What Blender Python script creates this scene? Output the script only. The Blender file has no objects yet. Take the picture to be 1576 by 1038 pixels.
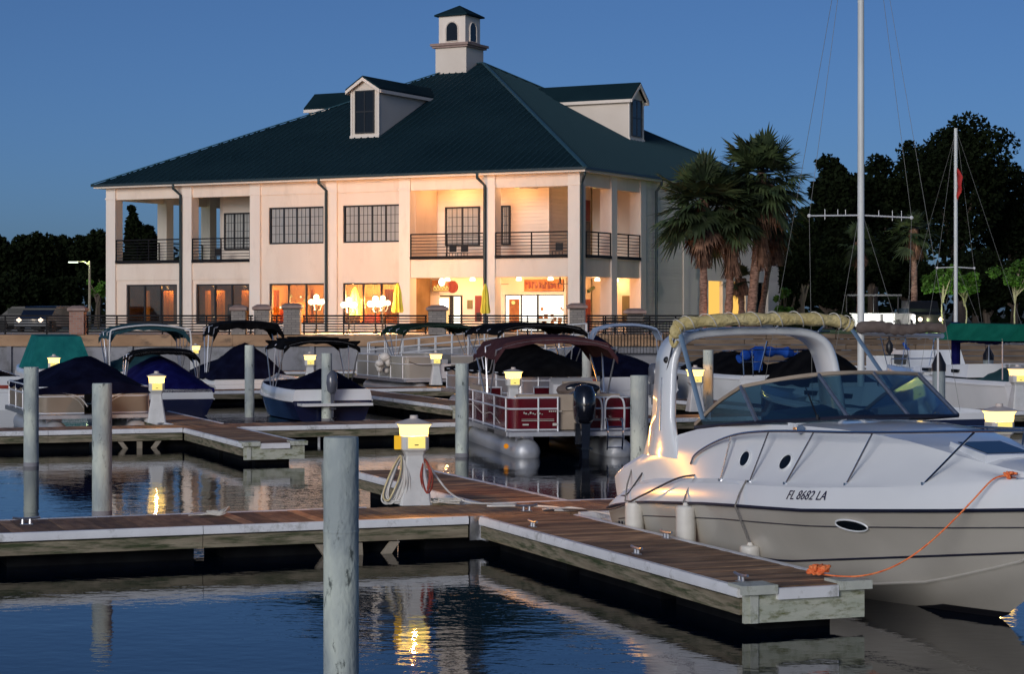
import bpy, bmesh, math, random
from mathutils import Vector, Matrix
R = math.radians
random.seed(11)
F, CX, HZ, H = 3200.0, 788.0, 480.0, 2.85
sc = bpy.context.scene
C = sc.collection

# ---------------------------------------------------------------- camera, sky, sun, exposure
cd = bpy.data.cameras.new('camera'); cam = bpy.data.objects.new('camera', cd); C.objects.link(cam)
cd.sensor_width = 36; cd.lens = 36*F/1576; cd.shift_y = -39/1576
cd.clip_start = 0.1; cd.clip_end = 5000
cam.location = (0, 0, H); cam.rotation_euler = (R(90), 0, 0)
sc.camera = cam
SUN_EL, SUN_AZ = 15.0, 205.0          # low afterglow behind the camera, to its left (azimuth clockwise from +Y)
w = bpy.data.worlds.new('World'); sc.world = w; w.use_nodes = True
nt = w.node_tree; bg = nt.nodes['Background']
sky = nt.nodes.new('ShaderNodeTexSky'); sky.sky_type = 'NISHITA'; sky.sun_disc = False
sky.sun_elevation = R(SUN_EL); sky.sun_rotation = R(SUN_AZ)
sky.air_density = 0.53; sky.dust_density = 1.4; sky.ozone_density = 5.4
nt.links.new(sky.outputs[0], bg.inputs[0]); bg.inputs[1].default_value = 0.074
sd = bpy.data.lights.new('sun', 'SUN'); so = bpy.data.objects.new('sun', sd); C.objects.link(so)
sd.energy = 1.35; sd.angle = R(22); sd.color = (1.0, 0.93, 0.86)
az = R(SUN_AZ); el = R(SUN_EL)
dv = Vector((math.sin(az)*math.cos(el), math.cos(az)*math.cos(el), math.sin(el)))
so.rotation_euler = dv.to_track_quat('Z', 'Y').to_euler()
sc.view_settings.view_transform = 'Standard'; sc.view_settings.look = 'None'
sc.view_settings.gamma = 1; sc.view_settings.exposure = 0.0
sc.cycles.max_bounces = 6; sc.cycles.transparent_max_bounces = 16
sc.cycles.use_denoising = True
sc.cycles.sample_clamp_indirect = 6.0
sc.cycles.caustics_reflective = False; sc.cycles.caustics_refractive = False

# ---------------------------------------------------------------- helpers
def P(px, py, D): return Vector(((px-CX)*D/F, D, H-(py-HZ)*D/F))
def G(px, py, z=0.0):
    D = (H-z)*F/(py-HZ); return Vector(((px-CX)*D/F, D, z))
def X_(px, D): return (px-CX)*D/F
def Z_(py, D): return H-(py-HZ)*D/F

def cr(pts, n=6, closed=False):
    pts = [Vector(p) for p in pts]; out = []; N = len(pts)
    rng = range(N if closed else N-1)
    for i in rng:
        if closed: p0, p1, p2, p3 = pts[(i-1) % N], pts[i], pts[(i+1) % N], pts[(i+2) % N]
        else:
            p1, p2 = pts[i], pts[i+1]
            p0 = pts[i-1] if i > 0 else p1*2-p2
            p3 = pts[i+2] if i+2 < N else p2*2-p1
        for k in range(n):
            t = k/n
            out.append(0.5*((2*p1)+(p2-p0)*t+(2*p0-5*p1+4*p2-p3)*t*t+(3*p1-p0-3*p2+p3)*t**3))
    if not closed: out.append(pts[-1])
    return out

def itp(tab, x):
    if x <= tab[0][0]: return tab[0][1]
    for (a, b), (c, d) in zip(tab, tab[1:]):
        if x <= c: return b+(d-b)*(x-a)/(c-a)
    return tab[-1][1]

class MB:
    def __init__(s):
        s.bm = bmesh.new(); s.L = s.bm.faces.layers.float.new('rnd')
    def face(s, vs, r=None):
        try: f = s.bm.faces.new(vs)
        except ValueError: return None
        if r is not None: f[s.L] = r
        return f
    def poly(s, pts, r=None): return s.face([s.bm.verts.new(p) for p in pts], r)
    def box(s, x0, x1, y0, y1, z0, z1, M=None, r=None):
        co = [(x0,y0,z0),(x1,y0,z0),(x1,y1,z0),(x0,y1,z0),(x0,y0,z1),(x1,y0,z1),(x1,y1,z1),(x0,y1,z1)]
        vs = [s.bm.verts.new(M @ Vector(c) if M else c) for c in co]
        for f in ((3,2,1,0),(4,5,6,7),(0,1,5,4),(1,2,6,5),(2,3,7,6),(3,0,4,7)): s.face([vs[i] for i in f], r)
        return s
    def hexa(s, lo, hi, r=None):
        a = [s.bm.verts.new(p) for p in lo]; b = [s.bm.verts.new(p) for p in hi]; n = len(a)
        s.face(a[::-1], r); s.face(b, r)
        for i in range(n): s.face([a[i], a[(i+1) % n], b[(i+1) % n], b[i]], r)
        return s
    def prism(s, pts, vec, r=None):
        v = Vector(vec); return s.hexa([Vector(p) for p in pts], [Vector(p)+v for p in pts], r)
    def rings(s, rings, closed=True, cap=True, r=None):
        vr = [[s.bm.verts.new(p) for p in ring] for ring in rings]; n = len(vr[0])
        for a, b in zip(vr, vr[1:]):
            for i in range(n if closed else n-1):
                s.face([a[i], a[(i+1) % n], b[(i+1) % n], b[i]], r)
        if cap and closed: s.face(vr[0][::-1], r); s.face(vr[-1], r)
        return vr
    def cyl(s, p0, p1, r0, r1=None, n=10, r=None):
        r1 = r0 if r1 is None else r1
        p0, p1 = Vector(p0), Vector(p1); q = (p1-p0).to_track_quat('Z', 'Y')
        rg = lambda p, rr: [p+q @ Vector((rr*math.cos(2*math.pi*i/n), rr*math.sin(2*math.pi*i/n), 0)) for i in range(n)]
        s.rings([rg(p0, r0), rg(p1, r1)], r=r); return s
    def tube(s, pts, rad, n=6, closed=False, r=None, flat=1.0):
        pts = [Vector(p) for p in pts]; N = len(pts); rr = []; up = None
        for i, p in enumerate(pts):
            if closed: d = pts[(i+1) % N]-pts[i-1]
            else: d = pts[min(i+1, N-1)]-pts[max(i-1, 0)]
            if d.length < 1e-7: d = Vector((0, 0, 1))
            d.normalize()
            if up is None: up = Vector((0, 0, 1)) if abs(d.z) < 0.9 else Vector((1, 0, 0))
            sx = d.cross(up)
            if sx.length < 1e-4: sx = d.orthogonal()
            sx.normalize(); u2 = sx.cross(d).normalized(); up = u2
            ra = rad(i/(N-1)) if callable(rad) else rad
            rr.append([p+sx*ra*math.cos(2*math.pi*k/n)+u2*ra*flat*math.sin(2*math.pi*k/n) for k in range(n)])
        if closed: rr.append(rr[0])
        s.rings(rr, cap=not closed, r=r); return s
    def lathe(s, prof, c=(0, 0, 0), n=16, M=None):
        c = Vector(c); rr = []
        for rad, z in prof:
            ring = [c+Vector((rad*math.cos(2*math.pi*i/n), rad*math.sin(2*math.pi*i/n), z)) for i in range(n)]
            rr.append([M @ p for p in ring] if M else ring)
        s.rings(rr); return s
    def sq(s, prof, c=(0, 0, 0), ch=0.12):          # lathe with a chamfered square outline
        c = Vector(c); rr = []
        for h, z in prof:
            k = h*(1-ch)
            rr.append([c+Vector(p) for p in ((k,-h,z),(h,-k,z),(h,k,z),(k,h,z),(-k,h,z),(-h,k,z),(-h,-k,z),(-k,-h,z))])
        s.rings(rr); return s
    def ball(s, c, rad, n=12, m=8):
        c = Vector(c); rx, ry, rz = rad if hasattr(rad, '__len__') else (rad,)*3
        rr = []
        for j in range(m+1):
            t = -math.pi/2+math.pi*j/m; t = max(-1.55, min(1.55, t))
            rr.append([c+Vector((rx*math.cos(t)*math.cos(2*math.pi*i/n), ry*math.cos(t)*math.sin(2*math.pi*i/n), rz*math.sin(t))) for i in range(n)])
        s.rings(rr); return s
    def build(s, name, m, parent=None, smooth=35, M=None, bevel=0):
        if M is not None: s.bm.transform(M)
        if bevel:
            es = [e for e in s.bm.edges if len(e.link_faces) == 2 and e.calc_face_angle(0) > R(40)]
            try: bmesh.ops.bevel(s.bm, geom=es, offset=bevel, segments=2, affect='EDGES')
            except Exception: pass
        bmesh.ops.recalc_face_normals(s.bm, faces=s.bm.faces[:])
        me = bpy.data.meshes.new(name); s.bm.to_mesh(me); s.bm.free()
        ms = m if isinstance(m, (list, tuple)) else [m]
        for mm in ms: me.materials.append(mm)
        if smooth:
            me.polygons.foreach_set('use_smooth', [True]*len(me.polygons))
            try: me.set_sharp_from_angle(angle=R(smooth))
            except Exception: pass
        o = bpy.data.objects.new(name, me); C.objects.link(o)
        if parent: o.parent = parent
        return o

def thing(name, label, cat, loc=(0, 0, 0), rz=0.0, group=None):
    o = bpy.data.objects.new(name, None); C.objects.link(o); o.empty_display_size = 0.2
    o.location = loc; o.rotation_euler = (0, 0, rz); o['label'] = label; o['category'] = cat
    if group: o['group'] = group
    return o
def tag(o, label, cat, group=None):
    o['label'] = label; o['category'] = cat
    if group: o['group'] = group
    return o
def struct(o): o['kind'] = 'structure'; return o
def kids(o): return [c for c in bpy.data.objects if c.parent == o]
def dup(root, loc, rz=None, label=None, group=None):
    r = root.copy(); C.objects.link(r); r.location = loc
    if rz is not None: r.rotation_euler = (0, 0, rz)
    if label: r['label'] = label
    if group: r['group'] = group
    for ch in kids(root):
        c = ch.copy(); C.objects.link(c); c.parent = r
        for g in kids(ch):
            d = g.copy(); C.objects.link(d); d.parent = c
    return r

# ---------------------------------------------------------------- materials
MATS = {}
def mat(name, col, col2=None, rough=0.6, metal=0.0, scale=4.0, stretch=(1, 1, 1), bump=0.0, bscale=None, rnd=0.0,
        em=None, ems=0.0, coat=0.0, stain=None, stain_at=(0.5, 0.62), sscale=1.5, spec=0.5, lo=0.35, hi=0.65):
    m = bpy.data.materials.new(name); m.use_nodes = True; t = m.node_tree; n = t.nodes; l = t.links
    b = n['Principled BSDF']; b.inputs['Roughness'].default_value = rough; b.inputs['Metallic'].default_value = metal
    b.inputs['Coat Weight'].default_value = coat; b.inputs['Specular IOR Level'].default_value = spec
    tc = n.new('ShaderNodeTexCoord'); mp = n.new('ShaderNodeMapping'); mp.inputs['Scale'].default_value = stretch
    l.new(tc.outputs['Object'], mp.inputs[0])
    out = None
    rgba = lambda c: (c[0], c[1], c[2], 1)
    if col2:
        no = n.new('ShaderNodeTexNoise'); no.inputs['Scale'].default_value = scale; no.inputs['Detail'].default_value = 6
        l.new(mp.outputs[0], no.inputs[0])
        r = n.new('ShaderNodeValToRGB'); r.color_ramp.elements[0].color = rgba(col); r.color_ramp.elements[1].color = rgba(col2)
        r.color_ramp.elements[0].position = lo; r.color_ramp.elements[1].position = hi
        l.new(no.outputs[0], r.inputs[0]); out = r.outputs[0]
    else: b.inputs['Base Color'].default_value = rgba(col)
    if stain:
        no = n.new('ShaderNodeTexNoise'); no.inputs['Scale'].default_value = sscale; no.inputs['Detail'].default_value = 9; no.inputs['Roughness'].default_value = 0.7
        l.new(mp.outputs[0], no.inputs[0])
        r = n.new('ShaderNodeValToRGB'); r.color_ramp.elements[0].position = stain_at[0]; r.color_ramp.elements[1].position = stain_at[1]
        l.new(no.outputs[0], r.inputs[0])
        mx = n.new('ShaderNodeMix'); mx.data_type = 'RGBA'; l.new(r.outputs[0], mx.inputs[0])
        if out: l.new(out, mx.inputs[6])
        else: mx.inputs[6].default_value = rgba(col)
        mx.inputs[7].default_value = rgba(stain); out = mx.outputs[2]
    if rnd:
        at = n.new('ShaderNodeAttribute'); at.attribute_name = 'rnd'
        mr = n.new('ShaderNodeMapRange'); mr.inputs[3].default_value = 1-rnd; mr.inputs[4].default_value = 1+rnd
        l.new(at.outputs['Fac'], mr.inputs[0])
        vm = n.new('ShaderNodeVectorMath'); vm.operation = 'SCALE'
        if out: l.new(out, vm.inputs[0])
        else: vm.inputs[0].default_value = col[:3]
        l.new(mr.outputs[0], vm.inputs[3]); out = vm.outputs[0]
    if out: l.new(out, b.inputs['Base Color'])
    if bump:
        nb = n.new('ShaderNodeTexNoise'); nb.inputs['Scale'].default_value = bscale or scale*4; nb.inputs['Detail'].default_value = 5
        l.new(mp.outputs[0], nb.inputs[0]); bp = n.new('ShaderNodeBump'); bp.inputs['Strength'].default_value = bump
        bp.inputs['Distance'].default_value = 0.06 if name.startswith('canvas') else 0.02
        l.new(nb.outputs[0], bp.inputs['Height']); l.new(bp.outputs[0], b.inputs['Normal'])
    if em: b.inputs['Emission Color'].default_value = rgba(em); b.inputs['Emission Strength'].default_value = ems
    MATS[name] = m; return m
M = MATS
mat('deck_wood', (0.21, 0.115, 0.06), (0.38, 0.23, 0.125), rough=0.75, scale=3, stretch=(3, 1, 1), bump=0.5, bscale=30, rnd=0.5, stain=(0.09, 0.06, 0.04), stain_at=(0.48, 0.74), sscale=.9)
mat('waler_wood', (0.20, 0.165, 0.11), (0.33, 0.285, 0.20), rough=0.8, scale=2.5, stretch=(0.6, 4, 5), bump=0.5, bscale=14, stain=(0.045, 0.06, 0.022), stain_at=(0.46, 0.62), sscale=2.6)
mat('vinyl', (0.74, 0.75, 0.76), (0.84, 0.85, 0.86), rough=0.35, scale=3, stain=(0.28, 0.28, 0.25), stain_at=(0.54, 0.74), sscale=4, bump=0.15, bscale=8)
mat('float_black', (0.003, 0.003, 0.004), (0.008, 0.009, 0.010), rough=0.8, scale=3, spec=0.1)
mat('corner_plate', (0.48, 0.50, 0.44), (0.60, 0.62, 0.55), rough=0.6, scale=5, stain=(0.12, 0.14, 0.04), stain_at=(0.48, 0.66), sscale=5)
mat('moss_wood', (0.42, 0.45, 0.36), (0.52, 0.53, 0.44), rough=0.8, scale=4, stretch=(1, 1, 3), stain=(0.11, 0.12, 0.03), stain_at=(0.5, 0.68), sscale=5, bump=0.3)
mat('pile', (0.34, 0.39, 0.39), (0.66, 0.72, 0.62), rough=0.75, scale=2.6, stretch=(1, 1, 0.45), bump=0.6, bscale=26, stain=(0.10, 0.12, 0.11), stain_at=(0.585, 0.66), sscale=9, lo=.40, hi=.62)
mat('pile_cap', (0.012, 0.012, 0.018), rough=0.5)
mat('ped_white', (0.62, 0.62, 0.60), (0.72, 0.72, 0.70), rough=0.45, scale=5, stain=(0.35, 0.34, 0.30), stain_at=(0.6, 0.8), sscale=7)
mat('ped_cap', (0.66, 0.58, 0.52), rough=0.5)
mat('galv', (0.45, 0.46, 0.48), (0.6, 0.6, 0.62), rough=0.35, metal=0.9, scale=20)
mat('steel', (0.62, 0.63, 0.66), rough=0.18, metal=1.0)
mat('alu', (0.70, 0.71, 0.74), (0.8, 0.8, 0.82), rough=0.3, metal=0.85, scale=3)
mat('dark_rail', (0.008, 0.008, 0.010), rough=0.6, spec=0.15)
mat('stucco', (0.80, 0.66, 0.54), (0.84, 0.71, 0.59), rough=0.85, scale=0.8, bump=0.2, bscale=40, stretch=(1, 1, .35), stain=(0.66, 0.53, 0.42), stain_at=(0.52, 0.85), sscale=1.1)
mat('trim', (0.82, 0.71, 0.61), (0.86, 0.76, 0.66), rough=0.6, scale=1.0, stretch=(1, 1, .3), stain=(0.68, 0.57, 0.48), stain_at=(0.54, 0.88), sscale=1.6)
mat('siding', (0.76, 0.66, 0.56), (0.81, 0.71, 0.61), rough=0.7, scale=0.7, rnd=0.05)
mat('ceiling', (0.74, 0.66, 0.55), rough=0.8)
mat('roof_metal', (0.007, 0.022, 0.030), (0.012, 0.032, 0.042), rough=0.95, metal=0.0, scale=0.25, stretch=(1, 1, 1), spec=0.05)
mat('roof_seam', (0.016, 0.044, 0.058), rough=0.7, spec=0.15)
mat('roof_trim', (0.03, 0.08, 0.10), rough=0.35)
mat('gutter', (0.012, 0.03, 0.038), rough=0.4)
mat('win_frame', (0.014, 0.014, 0.016), rough=0.4)
mat('blind', (0.30, 0.30, 0.29), (0.36, 0.36, 0.34), rough=0.5, scale=2, stretch=(9, 9, 0.3), coat=0.5)
mat('dark_glass', (0.006, 0.009, 0.013), rough=0.12, spec=0.3)
mat('door_dark', (0.03, 0.018, 0.014), (0.05, 0.03, 0.02), rough=0.4, scale=4)
mat('door_red', (0.16, 0.02, 0.015), rough=0.5)
mat('terrace', (0.34, 0.31, 0.28), (0.42, 0.39, 0.35), rough=0.8, scale=1)
mat('seawall_cap', (0.34, 0.20, 0.11), (0.46, 0.29, 0.17), rough=0.85, scale=0.5, stretch=(1, 1, 3), bump=0.3, bscale=6, stain=(0.10, 0.07, 0.05), stain_at=(0.52, 0.7), sscale=0.8)
mat('seawall', (0.22, 0.22, 0.24), (0.32, 0.32, 0.34), rough=0.85, scale=0.5, bump=0.3, bscale=6, stain=(0.08, 0.08, 0.07), stain_at=(0.5, 0.75), sscale=0.7)
mat('lawn', (0.03, 0.10, 0.015), (0.05, 0.15, 0.02), rough=0.9, scale=3, bump=0.5)
mat('earth', (0.05, 0.06, 0.03), (0.08, 0.08, 0.05), rough=0.95, scale=0.3)
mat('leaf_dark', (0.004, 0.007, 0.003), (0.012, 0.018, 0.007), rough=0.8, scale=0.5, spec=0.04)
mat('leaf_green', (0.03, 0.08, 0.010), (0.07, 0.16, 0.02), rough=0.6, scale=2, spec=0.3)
mat('bark', (0.06, 0.045, 0.035), (0.12, 0.09, 0.07), rough=0.9, scale=4, stretch=(1, 1, 0.2), bump=0.5)
mat('bark_pale', (0.26, 0.22, 0.16), (0.36, 0.31, 0.24), rough=0.9, scale=4, bump=0.5)
mat('palm_bark', (0.10, 0.05, 0.035), (0.36, 0.22, 0.16), rough=0.9, scale=5, stretch=(1, 1, 3), bump=0.8, bscale=18)
mat('palm_leaf', (0.018, 0.034, 0.012), (0.06, 0.085, 0.03), rough=0.6, scale=1.5, rnd=0.6)
mat('palm_dead', (0.06, 0.028, 0.018), (0.26, 0.14, 0.085), rough=0.9, scale=2.5, rnd=0.6)
mat('gel_white', (0.78, 0.80, 0.81), (0.83, 0.85, 0.86), rough=0.2, scale=1.2, coat=0.5)
mat('gel_greige', (0.46, 0.43, 0.375), (0.52, 0.49, 0.43), rough=0.22, scale=1.2, coat=0.4)
mat('gel_navy', (0.01, 0.014, 0.05), rough=0.2, coat=0.4)
mat('rub', (0.012, 0.014, 0.03), rough=0.4)
mat('bottom_paint', (0.006, 0.006, 0.01), rough=0.6)
mat('vinyl_seat', (0.62, 0.62, 0.64), (0.68, 0.68, 0.70), rough=0.5, scale=3)
mat('seat_tan', (0.36, 0.29, 0.22), (0.44, 0.36, 0.28), rough=0.6, scale=3)
mat('dash', (0.05, 0.05, 0.06), rough=0.5)
mat('canvas_navy', (0.0025, 0.003, 0.012), (0.006, 0.008, 0.026), rough=0.9, scale=2.5, bump=0.5, bscale=5, spec=0.04)
mat('canvas_black', (0.003, 0.003, 0.004), (0.008, 0.008, 0.009), rough=0.9, scale=2.5, bump=0.5, bscale=5, spec=0.04)
mat('canvas_teal', (0.010, 0.13, 0.13), (0.016, 0.18, 0.17), rough=0.85, scale=2.5, bump=0.4, bscale=5, spec=0.04)
mat('canvas_green', (0.006, 0.11, 0.075), (0.010, 0.15, 0.10), rough=0.85, scale=2.5, bump=0.4, bscale=5, spec=0.04)
mat('canvas_slate', (0.02, 0.06, 0.075), (0.03, 0.08, 0.10), rough=0.85, scale=2.5, bump=0.4, bscale=5, spec=0.04)
mat('canvas_forest', (0.006, 0.018, 0.010), (0.012, 0.028, 0.018), rough=0.85, scale=2.5, bump=0.4, bscale=5, spec=0.04)
mat('canvas_maroon', (0.055, 0.022, 0.026), (0.085, 0.038, 0.042), rough=0.85, scale=2.5, bump=0.4, bscale=5, spec=0.04)
mat('canvas_blue', (0.01, 0.05, 0.28), (0.02, 0.09, 0.42), rough=0.8, scale=3, bump=0.5, bscale=6, spec=0.04)
mat('canvas_royal', (0.004, 0.004, 0.05), (0.008, 0.010, 0.085), rough=0.8, scale=3, bump=0.5, bscale=6, spec=0.04)
mat('canvas_sky', (0.28, 0.36, 0.50), (0.36, 0.45, 0.60), rough=0.7, scale=3, bump=0.3, bscale=6, spec=0.04)
mat('canvas_taupe', (0.13, 0.10, 0.085), (0.20, 0.16, 0.14), rough=0.85, scale=3, bump=0.5, bscale=6, spec=0.04)
mat('canvas_straw', (0.55, 0.44, 0.18), (0.72, 0.60, 0.30), rough=0.8, scale=7, stretch=(3, 1, 1), bump=0.7, bscale=14, stain=(0.30, 0.22, 0.08), stain_at=(0.56, 0.76), sscale=8)
mat('canvas_yellow', (0.80, 0.66, 0.06), (0.88, 0.74, 0.10), rough=0.8, scale=3, bump=0.3, em=(0.9, 0.8, 0.12), ems=0.0)
mat('strap_blue', (0.14, 0.22, 0.32), rough=0.6)
mat('red_panel', (0.17, 0.008, 0.018), (0.23, 0.012, 0.026), rough=0.18, scale=1, coat=0.5)
mat('tan_panel', (0.42, 0.35, 0.27), (0.50, 0.42, 0.33), rough=0.3, scale=1)
mat('cream_panel', (0.55, 0.53, 0.47), (0.62, 0.60, 0.54), rough=0.35, scale=1)
mat('mast_white', (0.62, 0.64, 0.62), (0.70, 0.72, 0.70), rough=0.45, scale=2)
mat('rail_white', (0.72, 0.73, 0.76), rough=0.3, metal=0.15)
mat('tube_alu', (0.38, 0.40, 0.43), (0.50, 0.52, 0.55), rough=0.42, metal=0.3, scale=1.5, stretch=(0.3, 2, 2))
mat('stay_wire', (0.16, 0.16, 0.15), rough=0.6)
mat('white_paint', (0.72, 0.72, 0.72), rough=0.35)
mat('black_gloss', (0.008, 0.009, 0.014), rough=0.12, coat=0.5)
mat('grey_gloss', (0.10, 0.11, 0.14), rough=0.25, coat=0.3)
mat('rope_white', (0.55, 0.52, 0.46), (0.68, 0.65, 0.58), rough=0.9, scale=40)
mat('rope_grey', (0.16, 0.15, 0.14), (0.24, 0.23, 0.21), rough=0.9, scale=40)
mat('rope_orange', (0.85, 0.13, 0.03), (0.95, 0.30, 0.10), rough=0.8, scale=30)
mat('cord_red', (0.26, 0.035, 0.02), (0.34, 0.05, 0.03), rough=0.7, scale=20)
mat('hose_white', (0.62, 0.60, 0.56), (0.72, 0.70, 0.66), rough=0.45, scale=10)
mat('hose_cream', (0.62, 0.50, 0.24), (0.72, 0.60, 0.34), rough=0.45, scale=10)
mat('fender', (0.70, 0.67, 0.60), (0.78, 0.75, 0.68), rough=0.45, scale=5, stain=(0.5, 0.42, 0.28), stain_at=(0.6, 0.8), sscale=6)
mat('letter_navy', (0.01, 0.012, 0.05), rough=0.4)
mat('letter_pale', (0.6, 0.56, 0.5), rough=0.4)
mat('flag_red', (0.42, 0.02, 0.02), (0.55, 0.04, 0.03), rough=0.8, scale=2)
mat('car_blue', (0.008, 0.014, 0.03), rough=0.35, coat=0.2)
mat('car_dark', (0.006, 0.006, 0.007), rough=0.4, coat=0.1)
mat('tyre', (0.012, 0.012, 0.012), rough=0.8)
mat('brick', (0.07, 0.035, 0.028), (0.10, 0.05, 0.04), rough=0.85, scale=6)
mat('stone', (0.30, 0.27, 0.23), (0.40, 0.36, 0.31), rough=0.85, scale=5, rnd=0.18, bump=0.5)
mat('stone_cap', (0.30, 0.20, 0.17), (0.38, 0.27, 0.23), rough=0.8, scale=3)
mat('retain', (0.10, 0.07, 0.05), (0.20, 0.14, 0.09), rough=0.85, scale=0.8, stretch=(1, 1, 6), rnd=0.2, bump=0.4)
mat('rock', (0.08, 0.07, 0.06), (0.20, 0.18, 0.15), rough=0.9, scale=1.2, bump=0.6, bscale=4)
mat('curtain', (0.75, 0.26, 0.03), (0.85, 0.36, 0.05), rough=0.9, scale=3, stretch=(4, 4, 0.1))
mat('room_wall', (0.22, 0.13, 0.05), (0.34, 0.21, 0.09), rough=0.9, scale=1)
mat('sign_board', (0.30, 0.10, 0.03), (0.45, 0.20, 0.06), rough=0.6, scale=3)
mat('sign_green', (0.10, 0.16, 0.10), rough=0.6)
mat('shutter_olive', (0.14, 0.12, 0.05), rough=0.6)
def emis(name, col, s, tr=0.0):
    m = bpy.data.materials.new(name); m.use_nodes = True; t = m.node_tree; t.nodes.clear()
    o = t.nodes.new('ShaderNodeOutputMaterial'); e = t.nodes.new('ShaderNodeEmission')
    e.inputs[0].default_value = (*col, 1); e.inputs[1].default_value = s
    if tr:
        b = t.nodes.new('ShaderNodeBsdfTransparent'); x = t.nodes.new('ShaderNodeMixShader'); x.inputs[0].default_value = tr
        b.inputs[0].default_value = (*[0.3+0.7*c for c in col], 1)
        t.links.new(e.outputs[0], x.inputs[1]); t.links.new(b.outputs[0], x.inputs[2]); t.links.new(x.outputs[0], o.inputs[0])
    else: t.links.new(e.outputs[0], o.inputs[0])
    MATS[name] = m; return m
emis('lamp_glow', (1.0, 0.68, 0.20), 4.0, 0.35)
emis('lamp_panel', (1.0, 0.78, 0.22), 1.15)
emis('amber_box', (1.0, 0.55, 0.04), 0.8)
emis('globe', (1.0, 0.80, 0.50), 6.0, 0.2)
emis('shop_white', (1.0, 0.90, 0.70), 2.6)
emis('shop_warm', (1.0, 0.62, 0.25), 1.3)
emis('neon_white', (1.0, 0.92, 0.78), 4.0)
emis('lit_annex', (1.0, 0.56, 0.12), 1.1)
emis('street_glow', (0.85, 1.0, 0.75), 3.0)
emis('headlight', (1.0, 0.75, 0.55), 6.0)
emis('orange_reflector', (1.0, 0.35, 0.02), 0.6)
def glassy(name, tint, k=0.25, rough=0.03):
    m = bpy.data.materials.new(name); m.use_nodes = True; t = m.node_tree; t.nodes.clear()
    o = t.nodes.new('ShaderNodeOutputMaterial'); g = t.nodes.new('ShaderNodeBsdfGlossy'); tr = t.nodes.new('ShaderNodeBsdfTransparent')
    fr = t.nodes.new('ShaderNodeFresnel'); fr.inputs[0].default_value = 1.5; x = t.nodes.new('ShaderNodeMixShader')
    ad = t.nodes.new('ShaderNodeMath'); ad.operation = 'ADD'; ad.inputs[1].default_value = k
    g.inputs['Roughness'].default_value = rough; g.inputs[0].default_value = (0.9, 0.95, 1, 1); tr.inputs[0].default_value = (*tint, 1)
    t.links.new(fr.outputs[0], ad.inputs[0]); t.links.new(ad.outputs[0], x.inputs[0])
    t.links.new(tr.outputs[0], x.inputs[1]); t.links.new(g.outputs[0], x.inputs[2]); t.links.new(x.outputs[0], o.inputs[0])
    MATS[name] = m; return m
glassy('boat_glass', (0.09, 0.19, 0.24), 0.24)
glassy('window_glass', (0.75, 0.72, 0.68), 0.03)

def brick_mat(name, c1, c2, mortar, sx, scale=1.0):
    m = bpy.data.materials.new(name); m.use_nodes = True; t = m.node_tree; b = t.nodes['Principled BSDF']; b.inputs['Roughness'].default_value = .85
    tc = t.nodes.new('ShaderNodeTexCoord'); mp = t.nodes.new('ShaderNodeMapping'); mp.inputs['Rotation'].default_value = (R(90), 0, 0)
    br = t.nodes.new('ShaderNodeTexBrick'); br.inputs['Scale'].default_value = scale
    br.inputs['Color1'].default_value = (*c1, 1); br.inputs['Color2'].default_value = (*c2, 1); br.inputs['Mortar'].default_value = (*mortar, 1)
    br.inputs['Brick Width'].default_value = sx; br.inputs['Row Height'].default_value = 0.12; br.inputs['Mortar Size'].default_value = .012
    t.links.new(tc.outputs['Object'], mp.inputs[0]); t.links.new(mp.outputs[0], br.inputs[0]); t.links.new(br.outputs[0], b.inputs['Base Color'])
    MATS[name] = m
brick_mat('brick_wall', (0.30, 0.14, 0.10), (0.40, 0.21, 0.15), (0.30, 0.27, 0.24), 0.3)
brick_mat('stone_wall', (0.33, 0.29, 0.25), (0.24, 0.21, 0.19), (0.12, 0.11, 0.10), 0.42)

# water
m = bpy.data.materials.new('water'); m.use_nodes = True; MATS['water'] = m; t = m.node_tree; b = t.nodes['Principled BSDF']
b.inputs['Base Color'].default_value = (0.001, 0.005, 0.013, 1); b.inputs['Roughness'].default_value = 0.02; b.inputs['IOR'].default_value = 1.30
tc = t.nodes.new('ShaderNodeTexCoord'); bp = None
for sc_, st, stre, dist in ((0.9, (1, 1, 1), 0.40, 0.016), (5.0, (1, 1.3, 1), 0.45, 0.0045)):
    mp = t.nodes.new('ShaderNodeMapping'); mp.inputs['Scale'].default_value = st; mp.inputs['Rotation'].default_value = (0, 0, R(20))
    no = t.nodes.new('ShaderNodeTexNoise'); no.inputs['Scale'].default_value = sc_; no.inputs['Detail'].default_value = 3
    q = t.nodes.new('ShaderNodeBump'); q.inputs['Strength'].default_value = stre; q.inputs['Distance'].default_value = dist
    t.links.new(tc.outputs['Object'], mp.inputs[0]); t.links.new(mp.outputs[0], no.inputs[0]); t.links.new(no.outputs[0], q.inputs['Height'])
    if bp: t.links.new(bp.outputs[0], q.inputs['Normal'])
    bp = q
t.links.new(bp.outputs[0], b.inputs['Normal'])

def pt_light(name, loc, energy, col=(1.0, 0.62, 0.28), rad=0.08, parent=None):
    d = bpy.data.lights.new(name, 'POINT'); d.energy = energy; d.color = col; d.shadow_soft_size = rad
    o = bpy.data.objects.new(name, d); C.objects.link(o); o.location = loc
    if parent: o.parent = parent
    return o
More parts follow.
